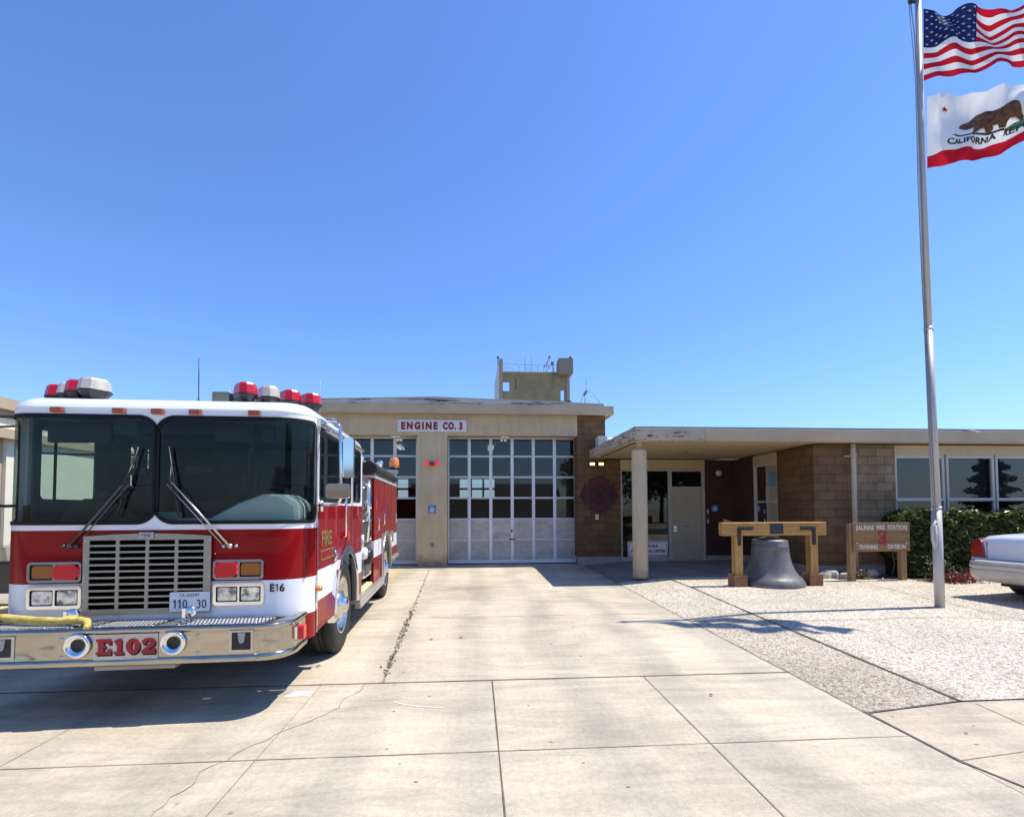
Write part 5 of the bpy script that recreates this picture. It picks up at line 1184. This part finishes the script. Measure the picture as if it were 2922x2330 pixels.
# lamps
REDL = M('red lens', (0.45, 0.008, 0.02)); CLR = None
def headmat():
    m, nt, b = newmat('headlamp lens'); v = coords(nt)
    wv = N(nt, 'ShaderNodeTexWave', wave_type='BANDS', bands_direction='X'); wv.inputs['Scale'].default_value = 26; nt.links.new(v, wv.inputs['Vector'])
    n1 = noise(nt, 14, 3, 0.6, v)
    nt.links.new(ramp(nt, n1, [(0.35, (0.10, 0.13, 0.16)), (0.5, (0.55, 0.6, 0.65)), (0.65, (0.85, 0.88, 0.9))]), b.inputs['Base Color'])
    b.inputs['Metallic'].default_value = 0.8; b.inputs['Roughness'].default_value = 0.12; b.inputs['Coat Weight'].default_value = 1
    bump(nt, b, mix(nt, 0.5, wv.outputs['Fac'], n1), 0.5, 0.01); return m
HLM = headmat()
for x0, out in ((-2.155, 0), (-0.745, 1)):
    m = MB(); m.panel(rrect(x0, x0 + .40, 1.035, 1.20, .03), [rrect(x0 + .02, x0 + .19, 1.055, 1.18, .01), rrect(x0 + .21, x0 + .38, 1.055, 1.18, .01)], XZ, -1.675, -1.645); L_ = m.build('signal_bezel', CHROME, FE, bevel=0.004)
    MB().box(x0 + .01, x0 + .39, -1.65, -1.645, 1.05, 1.19).build('bezel_back', BLACK, L_)
    ax, rx = (x0 + .028, x0 + .205) if not out else (x0 + .215, x0 + .018)
    MB().prism(rrect(ax, ax + .155, 1.068, 1.168, .02), XZ, -1.664, -1.651).build('amber_lens', M('turn amber', (0.35, 0.11, 0.01), 0.25, coat=0.8), L_, bevel=0.004)
    MB().prism(rrect(rx, rx + .175, 1.058, 1.178, .04), XZ, -1.70, -1.651).build('red_lens', REDL, L_, bevel=0.018)
    m = MB(); m.panel(rrect(x0, x0 + .405, .82, 1.008, .03), [rrect(x0 + .025, x0 + .195, .85, .975, .01), rrect(x0 + .21, x0 + .38, .85, .975, .01)], XZ, -1.675, -1.645); L_ = m.build('headlamp_bezel', CHROME, FE, bevel=0.004)
    MB().box(x0 + .01, x0 + .395, -1.651, -1.645, .83, 1.0).build('bezel_back', BLACK, L_)
    for k in (0.036, .221): MB().prism(rrect(x0 + k, x0 + k + .148, .858, .967, .015), XZ, -1.667, -1.652).build('headlamp', HLM, L_, bevel=0.004)
en = text_obj('fleet_number', 'E', 0.088, BLACK, (-0.300, -1.645, 0.925), FE, width=0.036, bold=0.003, extrude=0.001)
m = MB(); figure_one(m, -.256, .925, .062, .026, -1.647, -1.644); m.build('figure', BLACK, en).matrix_parent_inverse = Matrix.Translation((-0.300, -1.645, 0.925)).to_4x4().inverted() if False else Matrix.Identity(4)
en.children[0].matrix_parent_inverse = (Matrix.Translation(en.location) @ en.rotation_euler.to_matrix().to_4x4()).inverted()
t6 = text_obj('figure', '6', 0.088, BLACK, (-0.222, -1.645, 0.925), en, width=0.042, bold=0.003, extrude=0.001)
t6.matrix_parent_inverse = (Matrix.Translation(en.location) @ en.rotation_euler.to_matrix().to_4x4()).inverted()
# wipers
def wiper(piv, knee, top, bot, s):
    m = MB(); v_ = -1.70
    m.tube([(piv[0], -1.66, piv[1]), (knee[0], v_, knee[1])], 0.009, 8, rs=[0.011, 0.005]); m.tube([(piv[0] + s * .045, -1.66, piv[1] + .0), (knee[0] + s * .03, v_, knee[1] - .02)], 0.0045, 6)
    m.lathe([(0, .03), (.02, .025), (.022, 0)], (piv[0], -1.645, piv[1]), (0, -1, 0), 12); m.lathe([(0, .03), (.014, .025), (.016, 0)], (piv[0] + s * .05, -1.645, piv[1]), (0, -1, 0), 12)
    m.lathe([(0, .02), (.012, .018), (.014, 0)], (piv[0] - s * .05, -1.645, piv[1]), (0, -1, 0), 12)
    W_ = m.build('wiper_arm', STEEL if s < 0 else M('wiper dark steel', (0.10, 0.10, 0.11), 0.35, 0.7), FE)
    b = MB(); b.tube([(bot[0], -1.675, bot[1]), (top[0], -1.675, top[1])], 0.008, 6); k1 = Vector((*bot, 0)).lerp(Vector((*top, 0)), .25); k2 = Vector((*bot, 0)).lerp(Vector((*top, 0)), .75)
    b.tube([(k1.x, -1.68, k1.y), (knee[0], -1.715, knee[1]), (k2.x, -1.68, k2.y)], 0.008, 6); b.build('wiper_blade', BLACK, W_)
wiper((-1.857, 1.327), (-1.425, 1.85), (-1.346, 2.14), (-1.50, 1.56), 1)
wiper((-0.624, 1.312), (-1.075, 1.85), (-1.111, 2.145), (-1.02, 1.555), -1)
# number plate
NP = MB().prism(rrect(-1.073, -.762, .782, .94, .012), XZ, -1.686, -1.680).build('number_plate', M('plate white', (0.62, 0.64, 0.66), 0.4), FE)
NB = M('plate navy', (0.02, 0.04, 0.12), 0.5)
text_obj('plate_lettering', 'CA  EXEMPT', 0.035, M('plate grey ink', (0.08, 0.07, 0.07), 0.5), (-0.995, -1.687, 0.903), NP, width=0.155, extrude=0.0008)
m = MB(); figure_one(m, -1.047, .808, .072, .03, -1.6885, -1.686); figure_one(m, -1.010, .808, .072, .03, -1.6885, -1.686); m.build('plate_number', NB, NP)
text_obj('plate_number', '0', 0.10, NB, (-0.972, -1.687, 0.808), NP, width=0.036, extrude=0.0008, bold=0.001)
text_obj('plate_number', '30', 0.10, NB, (-0.862, -1.687, 0.807), NP, width=0.075, extrude=0.0008, bold=0.001)

# bumper
def bpath(off, n=10):
    w0, w1, f, r = -2.41 - off, -0.04 + off, -2.0 - off, 0.25 + off
    P = [(w1, -1.50)] + [(w1 - r + r * math.cos(R(90 * k / n)), f + r - r * math.sin(R(90 * k / n))) for k in range(n + 1)]
    Q = [(w0 + r - r * math.sin(R(90 * k / n)), f + r - r * math.cos(R(90 * k / n))) for k in range(n + 1)]
    return P + Q + [(w0, -1.50)]
def chromewavy():
    m, nt, b = newmat('dented chrome'); v = coords(nt); b.inputs['Base Color'].default_value = (0.44, 0.405, 0.34, 1); b.inputs['Metallic'].default_value = 1; b.inputs['Roughness'].default_value = 0.13
    nt.links.new(ramp(nt, noise(nt, 5, 6, 0.7, v), [(0.3, gray(0.08)), (0.7, gray(0.22))]), b.inputs['Roughness'])
    bump(nt, b, noise(nt, 1.7, 2, 0.5, coords(nt, (1, 1, 2.6))), 1.0, 0.04); return m
CHW = chromewavy()
m = MB(); sweep(m, bpath, [(-.035, .728), (-.012, .728), (.004, .722), (.010, .708), (.008, .693), (0, .688), (-.001, .68)], 0)
sweep(m, bpath, [(0, .68), (0.0, .50)], 0, True); sweep(m, bpath, [(0, .50), (.004, .497), (.012, .49), (.014, .465), (.008, .448), (-.01, .438), (-.07, .436)], 0)
BMP = m.build('front_bumper', CHW, FE, flip=False)
p_ = [(x, y) for x, y in bpath(-.035)]
m = MB(); m.prism(p_, XY, .700, .712); m.build('deck', BLACK, BMP)
m = MB()
for x0, x1, y0, y1, q in ((-2.30, -1.62, -1.90, -1.68, 0), (-1.52, -1.06, -1.915, -1.72, 0), (-0.86, -0.22, -1.92, -1.72, 0)):
    m.prism([(x0, y0), (x1 - .06, y0), (x1, y1), (x0 + .06, y1)], XY, .713, .722)
m.build('deck_hatch', RIB, BMP)
m = MB()
m.prism([(-2.33, -1.95), (-.12, -1.95), (-.10, -1.93), (-2.33, -1.925)], XY, .7125, .724); m.prism([(-1.04, -1.925), (-.92, -1.925), (-.80, -1.70), (-.98, -1.70)], XY, .7128, .7235)
m.prism([(-.20, -1.91), (-.08, -1.80), (-.07, -1.66), (-.14, -1.70)], XY, .7128, .7235); m.box(-2.35, -.08, -1.70, -1.66, .7126, .7242); m.prism([(-1.60, -1.92), (-1.55, -1.92), (-1.50, -1.71), (-1.60, -1.71)], XY, .7128, .7235)
m.build('tread_plate', TREAD, BMP)
for k in range(12):
    pass
m = MB()
for x in [-2.2 + k * .19 for k in range(11)]: m.lathe([(0, .008), (.008, .005), (.009, 0)], (x, -1.945, .724), n=8)
for x, z in ((-1.66, .655), (-1.66, .52), (-.70, .655), (-.70, .52)): m.lathe([(0, .006), (.014, .004), (.016, 0)], (x, -2.0, z), (0, -1, 0), 12)
m.build('bolt', STEEL, BMP)
for x in (-1.545, -0.875):
    m = MB(); m.lathe([(0.055, .004), (.086, .004), (.094, .012), (.09, .024), (.075, .028), (.058, .014), (.05, .006), (0.0, .005)], (x, -2.0, .605), (0, -1, 0), 32, mis=[0, 0, 0, 0, 0, 0, 1]); m.build('air_horn', [CHROME, BLACK], BMP)  # flat black centre disc stands for the shaded hollow of the horn
m = MB(); m.prism(rrect(-1.435, -.985, .488, .682, .004), XZ, -2.008, -2.001); NPB = m.build('fleet_plate', M('fleet plate steel', (0.52, 0.49, 0.44), 0.4, 0.5), BMP)
E_RED = M('fleet red', (0.36, 0.008, 0.012), 0.5); E_SH = M('fleet shadow', (0.02, 0.003, 0.003), 0.6)
def glyphs():
    G_ = {}
    G_['E'] = ([(0, 0), (.98, 0), (1, .34), (.80, .34), (.72, .18), (.50, .18), (.50, .42), (.62, .42), (.62, .60), (.50, .60), (.50, .82), (.70, .82), (.78, .68), (.98, .68), (.96, 1), (0, 1), (0, .84), (.14, .84), (.14, .16), (0, .16)], [])
    G_['1'] = ([(.08, 0), (.92, 0), (.92, .16), (.72, .16), (.72, 1), (.46, 1), (.10, .88), (.10, .72), (.34, .76), (.34, .16), (.08, .16)], [])
    G_['0'] = (circ(.5, .5, .5, 28), [[(.5 + .12 * math.cos(R(a)), .5 + .30 * math.sin(R(a))) for a in range(0, 360, 15)]])
    G_['2'] = ([(0, 0), (1, 0), (1, .36), (.82, .36), (.76, .22), (.50, .24), (.78, .44), (.95, .58), (1, .72), (.95, .88), (.78, .97), (.52, 1), (.25, .97), (.06, .86), (.02, .68), (.18, .58), (.36, .66), (.36, .80), (.50, .84), (.60, .78), (.60, .66), (.45, .50), (.15, .28), (0, .16)], [])
    return G_
GL_ = glyphs()
for dx, dz, mt, t0, t1, nm in ((0.009, -0.014, E_SH, -2.011, -2.0085, 'number_shadow'), (0, 0, E_RED, -2.0145, -2.0115, 'fleet_number')):
    m = MB(); x = -1.415
    for ch, wd in (('E', .115), ('1', .085), ('0', .105), ('2', .105)):
        o_, h_ = GL_[ch]; f_ = lambda P: [(x + dx + a * wd * .93, .535 + dz + b * .115) for a, b in P]
        m.panel(f_(o_), [f_(q) for q in h_], XZ, t0, t1); x += wd + .004
    m.build(nm, mt, NPB)
for x in (-.475, -2.155):
    m = MB(); m.panel(rrect(x, x + .18, .518, .70 - .015, .006), [rrect(x + .02, x + .16, .535, .67, .006)], XZ, -2.006, -2.0008); L_ = m.build('winch_port', STEEL, BMP)
    MB().box(x + .015, x + .165, -2.0025, -2.0012, .53, .675).build('port_recess', BLACK, L_)
    q = MB(); q.prism([(x + .065, .665), (x + .12, .665), (x + .112, .60), (x + .10, .585), (x + .082, .585), (x + .072, .60)], XZ, -2.012, -2.003); q.build('hook', M('hook grey', (0.35, 0.35, 0.35), 0.5, 0.3), L_)
for ux, s in ((-.04, 1), (-2.41, -1)):
    m = MB(); m.prism(rrect(-1.80, -1.70, .535, .67, .02), YZ, ux - .01 * s, ux + .012 * s); L_ = m.build('bumper_lamp', CHROME, BMP); MB().prism(rrect(-1.79, -1.71, .545, .66, .02), YZ, ux + .0125 * s, ux + .06 * s).build('lens', REDL, L_, bevel=0.012)
for x in (-1.727, -.86):
    m = MB(); m.lathe([(0, .012), (.035, .01), (.043, .0), (.046, -.01), (.035, -.05), (0, -.07)], (x, -1.80, .80), (.15, -1, 0.05), 20); m.box(x - .012, x + .012, -1.80, -1.76, .72, .78); m.box(x - .045, x - .02, -1.83, -1.80, .72, .83); m.build('deck_lamp', CHROME, BMP)
m = MB(); m.box(-1.45, -.88, -1.97, -1.6, .405, .432); m.build('tow_step', M('tow plate', (0.33, 0.31, 0.27), 0.5, 0.4), BMP)
# yellow hose resting on the bumper
HY = empty('fire_hose', 'yellow fire hose lying across the left end of the front bumper deck', 'hose', (-1.52, 6.15, 0), 0.045)
m = MB(); m.tube([(-2.40, -1.64, .768), (-2.25, -1.72, .768), (-2.0, -1.80, .762), (-1.8, -1.83, .758), (-1.65, -1.85, .765), (-1.56, -1.89, .76), (-1.51, -1.96, .742), (-1.50, -2.0, .73)], .04, 14, rs=[.026, .033, .030, .028, .030, .028, .022, .016]); m.build('hose', M('yellow hose jacket', (0.62, 0.46, 0.11), 0.9, var=0.4, vs=14, bmp=0.4, bs_=160), HY)
m = MB(); m.tube([(-2.62, -1.56, .765), (-2.53, -1.59, .768), (-2.45, -1.62, .768), (-2.395, -1.645, .768)], .05, 16, rs=[.025, .042, .04, .03]); m.build('coupling', M('coupling metal', (0.30, 0.28, 0.25), 0.4, 0.7), HY)

# roof equipment
def pod(mb_l, mb_b, c, ang, k=1.0):
    ca, sa = math.cos(ang), math.sin(ang)
    def hexa(a, b, ch, z): return [(c[0] + x * ca - y * sa, c[1] + x * sa + y * ca, c[2] + z) for x, y in ((-a, -b + ch), (-a + ch, -b), (a - ch, -b), (a, -b + ch), (a, b - ch), (a - ch, b), (-a + ch, b), (-a, b - ch))]
    def loft(mb, rings):
        n = 8; vs = [p for r_ in rings for p in r_]
        mb.add(vs, [(i * n + q, i * n + (q + 1) % n, (i + 1) * n + (q + 1) % n, (i + 1) * n + q) for i in range(len(rings) - 1) for q in range(n)] + [tuple(range(n)), tuple((len(rings) - 1) * n + q for q in range(n))])
    loft(mb_b, [hexa(.05 * k, .10 * k, .03, 0), hexa(.078 * k, .13 * k, .045, .03), hexa(.10 * k, .15 * k, .05, .055), hexa(.10 * k, .15 * k, .05, .068)])
    loft(mb_l, [hexa(.098 * k, .148 * k, .05, .0685), hexa(.088 * k, .132 * k, .045, .15), hexa(.078 * k, .118 * k, .04, .168), hexa(.06 * k, .10 * k, .04, .174)])
PODR = M('beacon red', (0.50, 0.003, 0.012), 0.3, coat=0.3, var=0.1, vs=20); PODW = M('beacon clear', (0.52, 0.47, 0.38), 0.25, coat=0.8, var=0.15, vs=12)
for pts_, cols in ((((-0.655, -1.30), (-0.50, -1.17), (-0.345, -1.03), (-0.185, -0.90)), 'RWRR'), (((-1.89, -1.36), (-2.06, -1.26), (-2.20, -1.15), (-2.37, -1.05)), 'WRWR')):
    base = MB(); lens = []
    a_ = math.atan2(pts_[3][1] - pts_[0][1], pts_[3][0] - pts_[0][0]) 
    sg = 1 if pts_[3][0] > pts_[0][0] else -1
    base.tube([(pts_[0][0], pts_[0][1], 2.60), (pts_[3][0], pts_[3][1], 2.60)], 0.03, 8)
    for i in (0, 3): base.box(pts_[i][0] - .03, pts_[i][0] + .03, pts_[i][1] - .03, pts_[i][1] + .03, 2.52, 2.62)
    pods = []
    for i, (x, y) in enumerate(pts_):
        l = MB(); pod(l, base, (x, y, 2.605 if sg > 0 else 2.60), a_ + (0 if sg > 0 else math.pi), 0.84 if sg > 0 else 0.82); pods.append((l, cols[i]))
    B_ = base.build('light_bar', BLACK, FE)
    for l, c_ in pods: l.build('beacon_lens', PODR if c_ == 'R' else PODW, B_)
m = MB(); m.prism(rrect(-1.10, -.94, 2.60, 2.775, .012), XZ, -.95, -.80); SP = m.build('roof_speaker', M('speaker olive', (0.16, 0.17, 0.12), 0.6), FE)
m = MB(); m.box(-1.085, -.955, -.957, -.951, 2.625, 2.765); m.build('speaker_face', M('speaker face', (0.20, 0.20, 0.14), 0.7), SP)
MB().box(-.935, -.90, -.95, -.82, 2.60, 2.76).build('speaker_bracket', BLACK, SP)
m = MB(); m.lathe([(0.035, 0), (.028, .02), (.012, .06), (.008, .12), (0, .12)], (-1.20, -1.0, 2.585), n=12); m.tube([(-1.20, -1.0, 2.69), (-1.205, -1.0, 3.09)], .0045, 6); m.build('whip_antenna', M('antenna black', (0.02, 0.025, 0.05), 0.4), FE)
m = MB(); m.tube([(-1.30, -.2, 2.58), (-1.25, -.2, 3.0)], .003, 5); m.tube([(-.47, 0.6, 2.58), (-.47, .6, 3.30)], .0035, 5); m.build('thin_antenna', M('antenna grey', (0.3, 0.32, 0.35), 0.4), FE)
m = MB(); m.box(-.14, -.02, -.62, -.42, 2.50, 2.60); m.build('roof_lamp', STEEL, FE, bevel=0.01)
# mirrors
def mirror(s):
    X = lambda a: a if s > 0 else -2.45 - a
    m = MB(); m.tube([(X(0), -1.30, 2.42), (X(.10), -1.36, 2.43), (X(.19), -1.42, 2.42), (X(.225), -1.45, 2.36), (X(.235), -1.46, 2.0), (X(.24), -1.46, 1.72), (X(.21), -1.44, 1.665), (X(.12), -1.37, 1.655), (X(0), -1.27, 1.665)], .013, 10)
    m.tube([(X(0), -1.20, 2.38), (X(.20), -1.40, 2.33)], .009, 8); m.tube([(X(.02), -1.27, 1.60), (X(.02), -1.27, 1.70)], .02, 8); m.box(*sorted((X(0), X(.03))), -1.34, -1.22, 2.38, 2.46)
    A = m.build('mirror_arm', CHROME if s > 0 else BLACK, FE)
    x0, x1 = sorted((X(.245), X(.340))); m = MB(); m.prism(rrect(x0, x1, 1.905, 2.27, .02), XZ, -1.43, -1.36); m.build('mirror_head', CHROME if s > 0 else BLACK, A, bevel=0.012)
    x0, x1 = sorted((X(.125), X(.325))); m = MB(); m.prism(rrect(x0, x1, 1.715, 1.848, .03), XZ, -1.535, -1.46); m.build('convex_mirror', CHROME if s > 0 else BLACK, A, bevel=0.022)
mirror(1); mirror(-1)

# wheels
def wheel(c, r=.53, wd=.29, s=1):
    hw = wd / 2; m = MB()
    m.lathe([(.31, hw * .92), (.36, hw), (.44, hw * 1.02), (.50, hw * .95), (r - .008, hw * .80), (r, hw * .62), (r, .20 * hw), (r - .012, .17 * hw), (r - .012, .08 * hw), (r, .05 * hw), (r, -.05 * hw), (r - .012, -.08 * hw), (r - .012, -.17 * hw), (r, -.2 * hw), (r, -.62 * hw), (r - .008, -hw * .8), (.50, -hw * .95), (.36, -hw), (.31, -hw * .92)], c, (s, 0, 0), 64)
    T_ = m.build('wheel', RUBBER, FE)
    for k in range(48):
        pass
    m = MB(); m.lathe([(.315, hw * .93), (.325, hw * .96), (.30, hw * .93), (.27, hw * .45), (.24, hw * .25), (.19, hw * .35), (.155, hw * .62), (.15, hw * .98), (.09, hw * 1.02), (.085, hw * 1.3), (.05, hw * 1.42), (0, hw * 1.45)], c, (s, 0, 0), 48)
    m.build('rim', M('polished wheel alloy', (0.62, 0.61, 0.58), 0.22, 1.0, var=0.2, vs=9), T_)
    m = MB()
    for k in range(10):
        a = 2 * math.pi * k / 10; m.lathe([(.017, 0), (.017, .045), (.01, .06), (0, .062)], (c[0] + s * hw * .42, c[1] + .20 * math.cos(a), c[2] + .20 * math.sin(a)), (s, 0, 0), 8)
    m.build('wheel_nut', CHROME, T_)
    m = MB(); n = 44
    for k in range(n):
        a = 2 * math.pi * k / n
        for off in (-.72, -.35, .35, .72):
            aa = a + (.035 if abs(off) > .5 else 0); cy, cz = c[1] + (r + .001) * math.cos(aa), c[2] + (r + .001) * math.sin(aa)
    return T_
wheel((-.16, -.10, .53)); wheel((-2.29, -.10, .53), s=-1)
wheel((-.15, 3.6, .53), s=1); wheel((-2.30, 3.6, .53), s=-1)
m = MB(); m.box(-2.05, -.40, 2.9, 4.5, .62, 1.9); m.box(-2.40, -.06, 2.95, 4.28, 1.24, 1.30); m.build('wheel_well', BLACK, FE)
m = MB(); m.box(-2.3, -.34, -1.45, 5.2, .50, .72); m.box(-1.7, -.75, -1.3, 5.2, .33, .50); m.box(-2.40, -.03, .05 + .55, .98, .45, 1.0); m.box(-2.1, -.35, -.3, .1, .35, .62)
m.panel([(-0.10 + 0.66 * math.cos(R(a)), 0.53 + 0.66 * math.sin(R(a))) for a in range(0, 181, 10)] + [(-0.10 + 0.63 * math.cos(R(a)), 0.53 + 0.63 * math.sin(R(a))) for a in range(180, -1, -10)], [], YZ, -.03, -2.42)
m.build('chassis', M('chassis black', (0.015, 0.015, 0.015), 0.7), FE)
# pump panel and body
m = MB(); m.box(-2.41, -.04, 1.03, 2.075, .62, 2.09); m.build('pump_panel', DIAM, FE)
m = MB()
for z in (1.78, 1.30, .80): m.panel(rrect(1.30, 1.98, z - .17, z + .17, .05), [rrect(1.325, 1.955, z - .145, z + .145, .04)], YZ, -.038, -.02)
m.tube([(-.0, 1.45, 1.15), (0.02, 1.45, 1.40), (.02, 1.45, 2.05)], .022, 10)
m.tube([(0.0, 1.10, 1.55), (.06, 1.10, 1.6), (.06, 1.1, 1.95), (0, 1.1, 2.0)], .014, 8); m.build('panel_rail', CHROME, FE)
m = MB(); m.lathe([(.0, .10), (.10, .10), (.12, .06), (.12, 0)], (-.04, 1.55, .93), (1, 0, 0), 20); m.lathe([(0, .06), (.05, .06), (.06, 0)], (-.04, 1.70, 1.28), (1, 0, 0), 16); m.lathe([(0, .06), (.05, .06), (.06, 0)], (-.04, 1.70, 1.78), (1, 0, 0), 16); m.build('hose_outlet', BLACK, FE)
m = MB(); m.lathe([(.0, .08), (.07, .08), (.09, .04), (.09, 0)], (-.04, 1.22, 1.0), (1, 0, 0), 20); m.lathe([(0, .03), (.08, .03), (.085, .0)], (-.04, 1.18, 1.18), (1, 0, 0), 20, mis=[0, 0]); m.build('pump_cap', WHITE, FE)
m = MB(); m.tube([(.02, 1.12, 1.74), (.06, 1.12, 1.66), (.07, 1.14, 1.55), (.03, 1.14, 1.46)], .02, 8); m.build('white_cable', WHITE, FE)
arc = [(3.62 + 0.61 * math.cos(R(a)), 0.57 + 0.61 * math.sin(R(a))) for a in range(190, -6, -9)]
side = [(2.09, .45), (3.01, .45)] + arc + [(4.25, .66), (5.38, .66), (5.38, 2.12), (2.09, 2.12)]
m = MB(); m.panel(side, [], YZ, 0.0, -.05); m.panel(side, [], YZ, -2.45, -2.40); m.box(-2.40, -.05, 2.09, 2.14, .7, 2.12); m.box(-2.40, -.05, 5.33, 5.38, .66, 2.12); m.box(-2.395, -.055, 2.15, 5.32, 2.0, 2.11)
BDY = m.build('equipment_body', LVB, FE)
m = MB(); m.box(-2.46, .012, 2.085, 5.40, 2.122, 2.165); m.build('body_cap', M('cap silver', (0.66, 0.65, 0.62), 0.4, 0.4), BDY)
m = MB(); 
for v_ in (2.62, 3.30, 4.45): m.box(-.002, .002, v_ - .006, v_ + .006, 1.22 if v_ > 3 else .47, 2.11)
m.box(-.002, .0018, 3.31, 4.44, 1.235, 1.245); m.build('door_gap', BLACK, BDY)
for v_ in (2.35, 3.05, 4.9):
    z = 1.38 if v_ < 3 else 1.45; m = MB(); m.tube([(0, v_, z - .10), (.04, v_, z - .09), (.04, v_, z + .09), (0, v_, z + .1)], .012, 8); m.box(0, .02, v_ - .03, v_ + .03, z - .14, z - .1); m.build('compartment_handle', CHROME, BDY)
m = MB(); m.panel([(3.62 + 0.66 * math.cos(R(a)), 0.57 + 0.66 * math.sin(R(a))) for a in range(190, -10, -10)] + [(3.62 + 0.585 * math.cos(R(a)), 0.57 + 0.585 * math.sin(R(a))) for a in range(-10, 191, 10)], [], YZ, .03, -.03); m.box(.002, .03, 2.90, 3.06, .46, 1.20); m.box(.002, .05, 4.12, 4.34, .98, 1.20); m.build('rear_wheel_arch', STEEL, BDY, bevel=0.008)
m = MB(); m.box(.0015, .003, 2.28, 2.42, 1.62, 1.78); m.build('pink_label', M('label magenta', (0.45, 0.03, 0.10), 0.5), BDY)
m = MB(); m.box(-.30, .055, .62, 2.95, .40, .455); m.box(-.02, .058, .64, 2.95, .34, .40); m.build('running_board', M('board alloy', (0.50, 0.49, 0.46), 0.35, 0.6), FE, bevel=0.006)
MB().box(-.12, .05, 4.28, 5.42, .60, .66).build('rear_step', MATS['board alloy'], FE, bevel=0.006)
m = MB(); m.box(-.28, .0, 1.08, 2.0, .456, .50); m.build('folded_cloth', M('pale yellow cloth', (0.65, 0.58, 0.30), 0.9), FE, bevel=0.02)
m = MB(); m.box(-2.20, -.27, 1.1, 5.2, 2.166, 2.43); m.build('hose_bed', RED, FE)
m = MB(); m.box(-2.22, -.25, 1.08, 5.22, 2.431, 2.455); m.build('bed_trim', WHT, FE)
m = MB(); m.tube([(-.10, 2.25, 2.29), (-.10, 5.25, 2.29)], .112, 20); q_ = m.build('suction_hose', M('suction hose', (0.035, 0.035, 0.035), 0.6), FE)
m = MB(); m.lathe([(.113, 0), (.124, .01), (.124, .06), (.113, .07)], (-.10, 2.24, 2.29), (0, 1, 0), 20); m.lathe([(0, 0.0), (.09, 0)], (-.10, 2.245, 2.29), (0, -1, 0), 20); m.build('hose_end', BLACK, q_)
for k in range(24):
    pass
m = MB()
for k in range(28): m.lathe([(.112, -.02), (.117, 0), (.112, .02)], (-.10, 2.4 + k * .1, 2.29), (0, 1, 0), 20)
m.build('hose_rib', M('suction hose', (0.035, 0.035, 0.035)), q_)
m = MB(); m.box(-.45, .03, 5.24, 5.36, 2.42, 2.50); m.tube([(-.06, 5.3, 2.1), (-.06, 5.3, 2.5)], .02, 8); BS = m.build('beacon_bracket', STEEL, FE)
MB().lathe([(0, 0), (.11, 0), (.115, .03), (.10, .17), (.08, .20), (0, .205)], (-.05, 5.3, 2.56), n=20).build('amber_beacon', M('amber lens', (0.75, 0.22, 0.02)), BS)
MB().lathe([(0, 0), (.11, 0), (.11, .055), (0, .055)], (-.05, 5.3, 2.502), n=20).build('beacon_foot', BLACK, BS)
m = MB(); m.lathe([(0, .02), (.07, .0), (.085, .04), (.05, .14), (0, .16)], (-.36, 5.15, 2.62), (.3, 1, 0), 20); m.tube([(-.36, 5.3, 2.48), (-.36, 5.25, 2.6)], .02, 8); m.lathe([(0, .02), (.06, .0), (.07, .04), (.04, .1), (0, .12)], (-.8, 4.6, 2.56), (.3, 1, 0), 20); m.build('spotlight', CHROME, FE)
m = MB(); m.lathe([(0, .02), (.05, .0), (.06, .03), (.035, .08), (0, .1)], (-.06, 1.06, 2.33), (.6, .6, 0), 16); m.build('scene_light', CHROME, FE)

# ------------------------------------------------------------------ across the street, behind the camera (seen only as reflections)
def tree(x, y, h, cr, label, conifer=False, seed=0):
    T = empty('tree', label, 'tree', (x, y, 0)); rg = random.Random(seed)
    m = MB(); m.tube([(0, 0, 0), (.1, 0, h * .35), (0, .1, h * .6), (0, 0, h * .95)], .2, 10, rs=[.28, .2, .12, .03])
    for k in range(12): a = rg.uniform(0, 6.28); z = h * rg.uniform(.3, .8); L_ = cr * rg.uniform(.5, .9) * (1 - (z / h if conifer else 0) * .7); m.tube([(0, 0, z), (math.cos(a) * L_ * .5, math.sin(a) * L_ * .5, z + .3), (math.cos(a) * L_, math.sin(a) * L_, z + .4)], .06, 6, rs=[.07, .04, .015])
    m.build('trunk', M('bark', (0.10, 0.075, 0.05), 0.9), T); pts = []
    cl = [(rg.gauss(0, .45) * cr, rg.gauss(0, .45) * cr, h * rg.uniform(.4, .95), rg.uniform(.25, .5) * cr) for _ in range(26)]
    for _ in range(5000):
        if conifer:
            z = rg.uniform(.12, 1) ; r_ = cr * (1.02 - z) * (0.7 + .3 * math.sin(z * 60)) * rg.uniform(.5, 1); a = rg.uniform(0, 6.28); pts.append((r_ * math.cos(a), r_ * math.sin(a), z * h - .1 * r_))
        else:
            c_ = rg.choice(cl); pts.append((c_[0] + rg.gauss(0, .5) * c_[3], c_[1] + rg.gauss(0, .5) * c_[3], c_[2] + rg.gauss(0, .4) * c_[3]))
    leafcloud(pts, .30, [G1, G1, G2], 'crown', T, seed=seed)
tree(50, -24, 10.5, 3.2, 'tall dark conifer across the street reflected in the middle office window', True, 1)
tree(14, -27, 9, 3.6, 'round crowned tree across the street reflected in the bay door', False, 2)
tree(22, -30, 8, 4.0, 'broad tree across the street reflected in the entrance glass', False, 3)
H2 = empty('street_house', 'low pale house across the street seen only as a reflection', 'house', (4, -26, 0))
MB().box(-14, 5, -5, 0, 0, 3.0).build('wall', STUC, H2)
MB().prism([(-6, 2.9), (.6, 2.9), (-2.7, 4.6)], lambda a, b, t: (t, a, b), -14.5, 5.5).build('roof', M('shingle', (0.10, 0.09, 0.08), 0.9), H2)
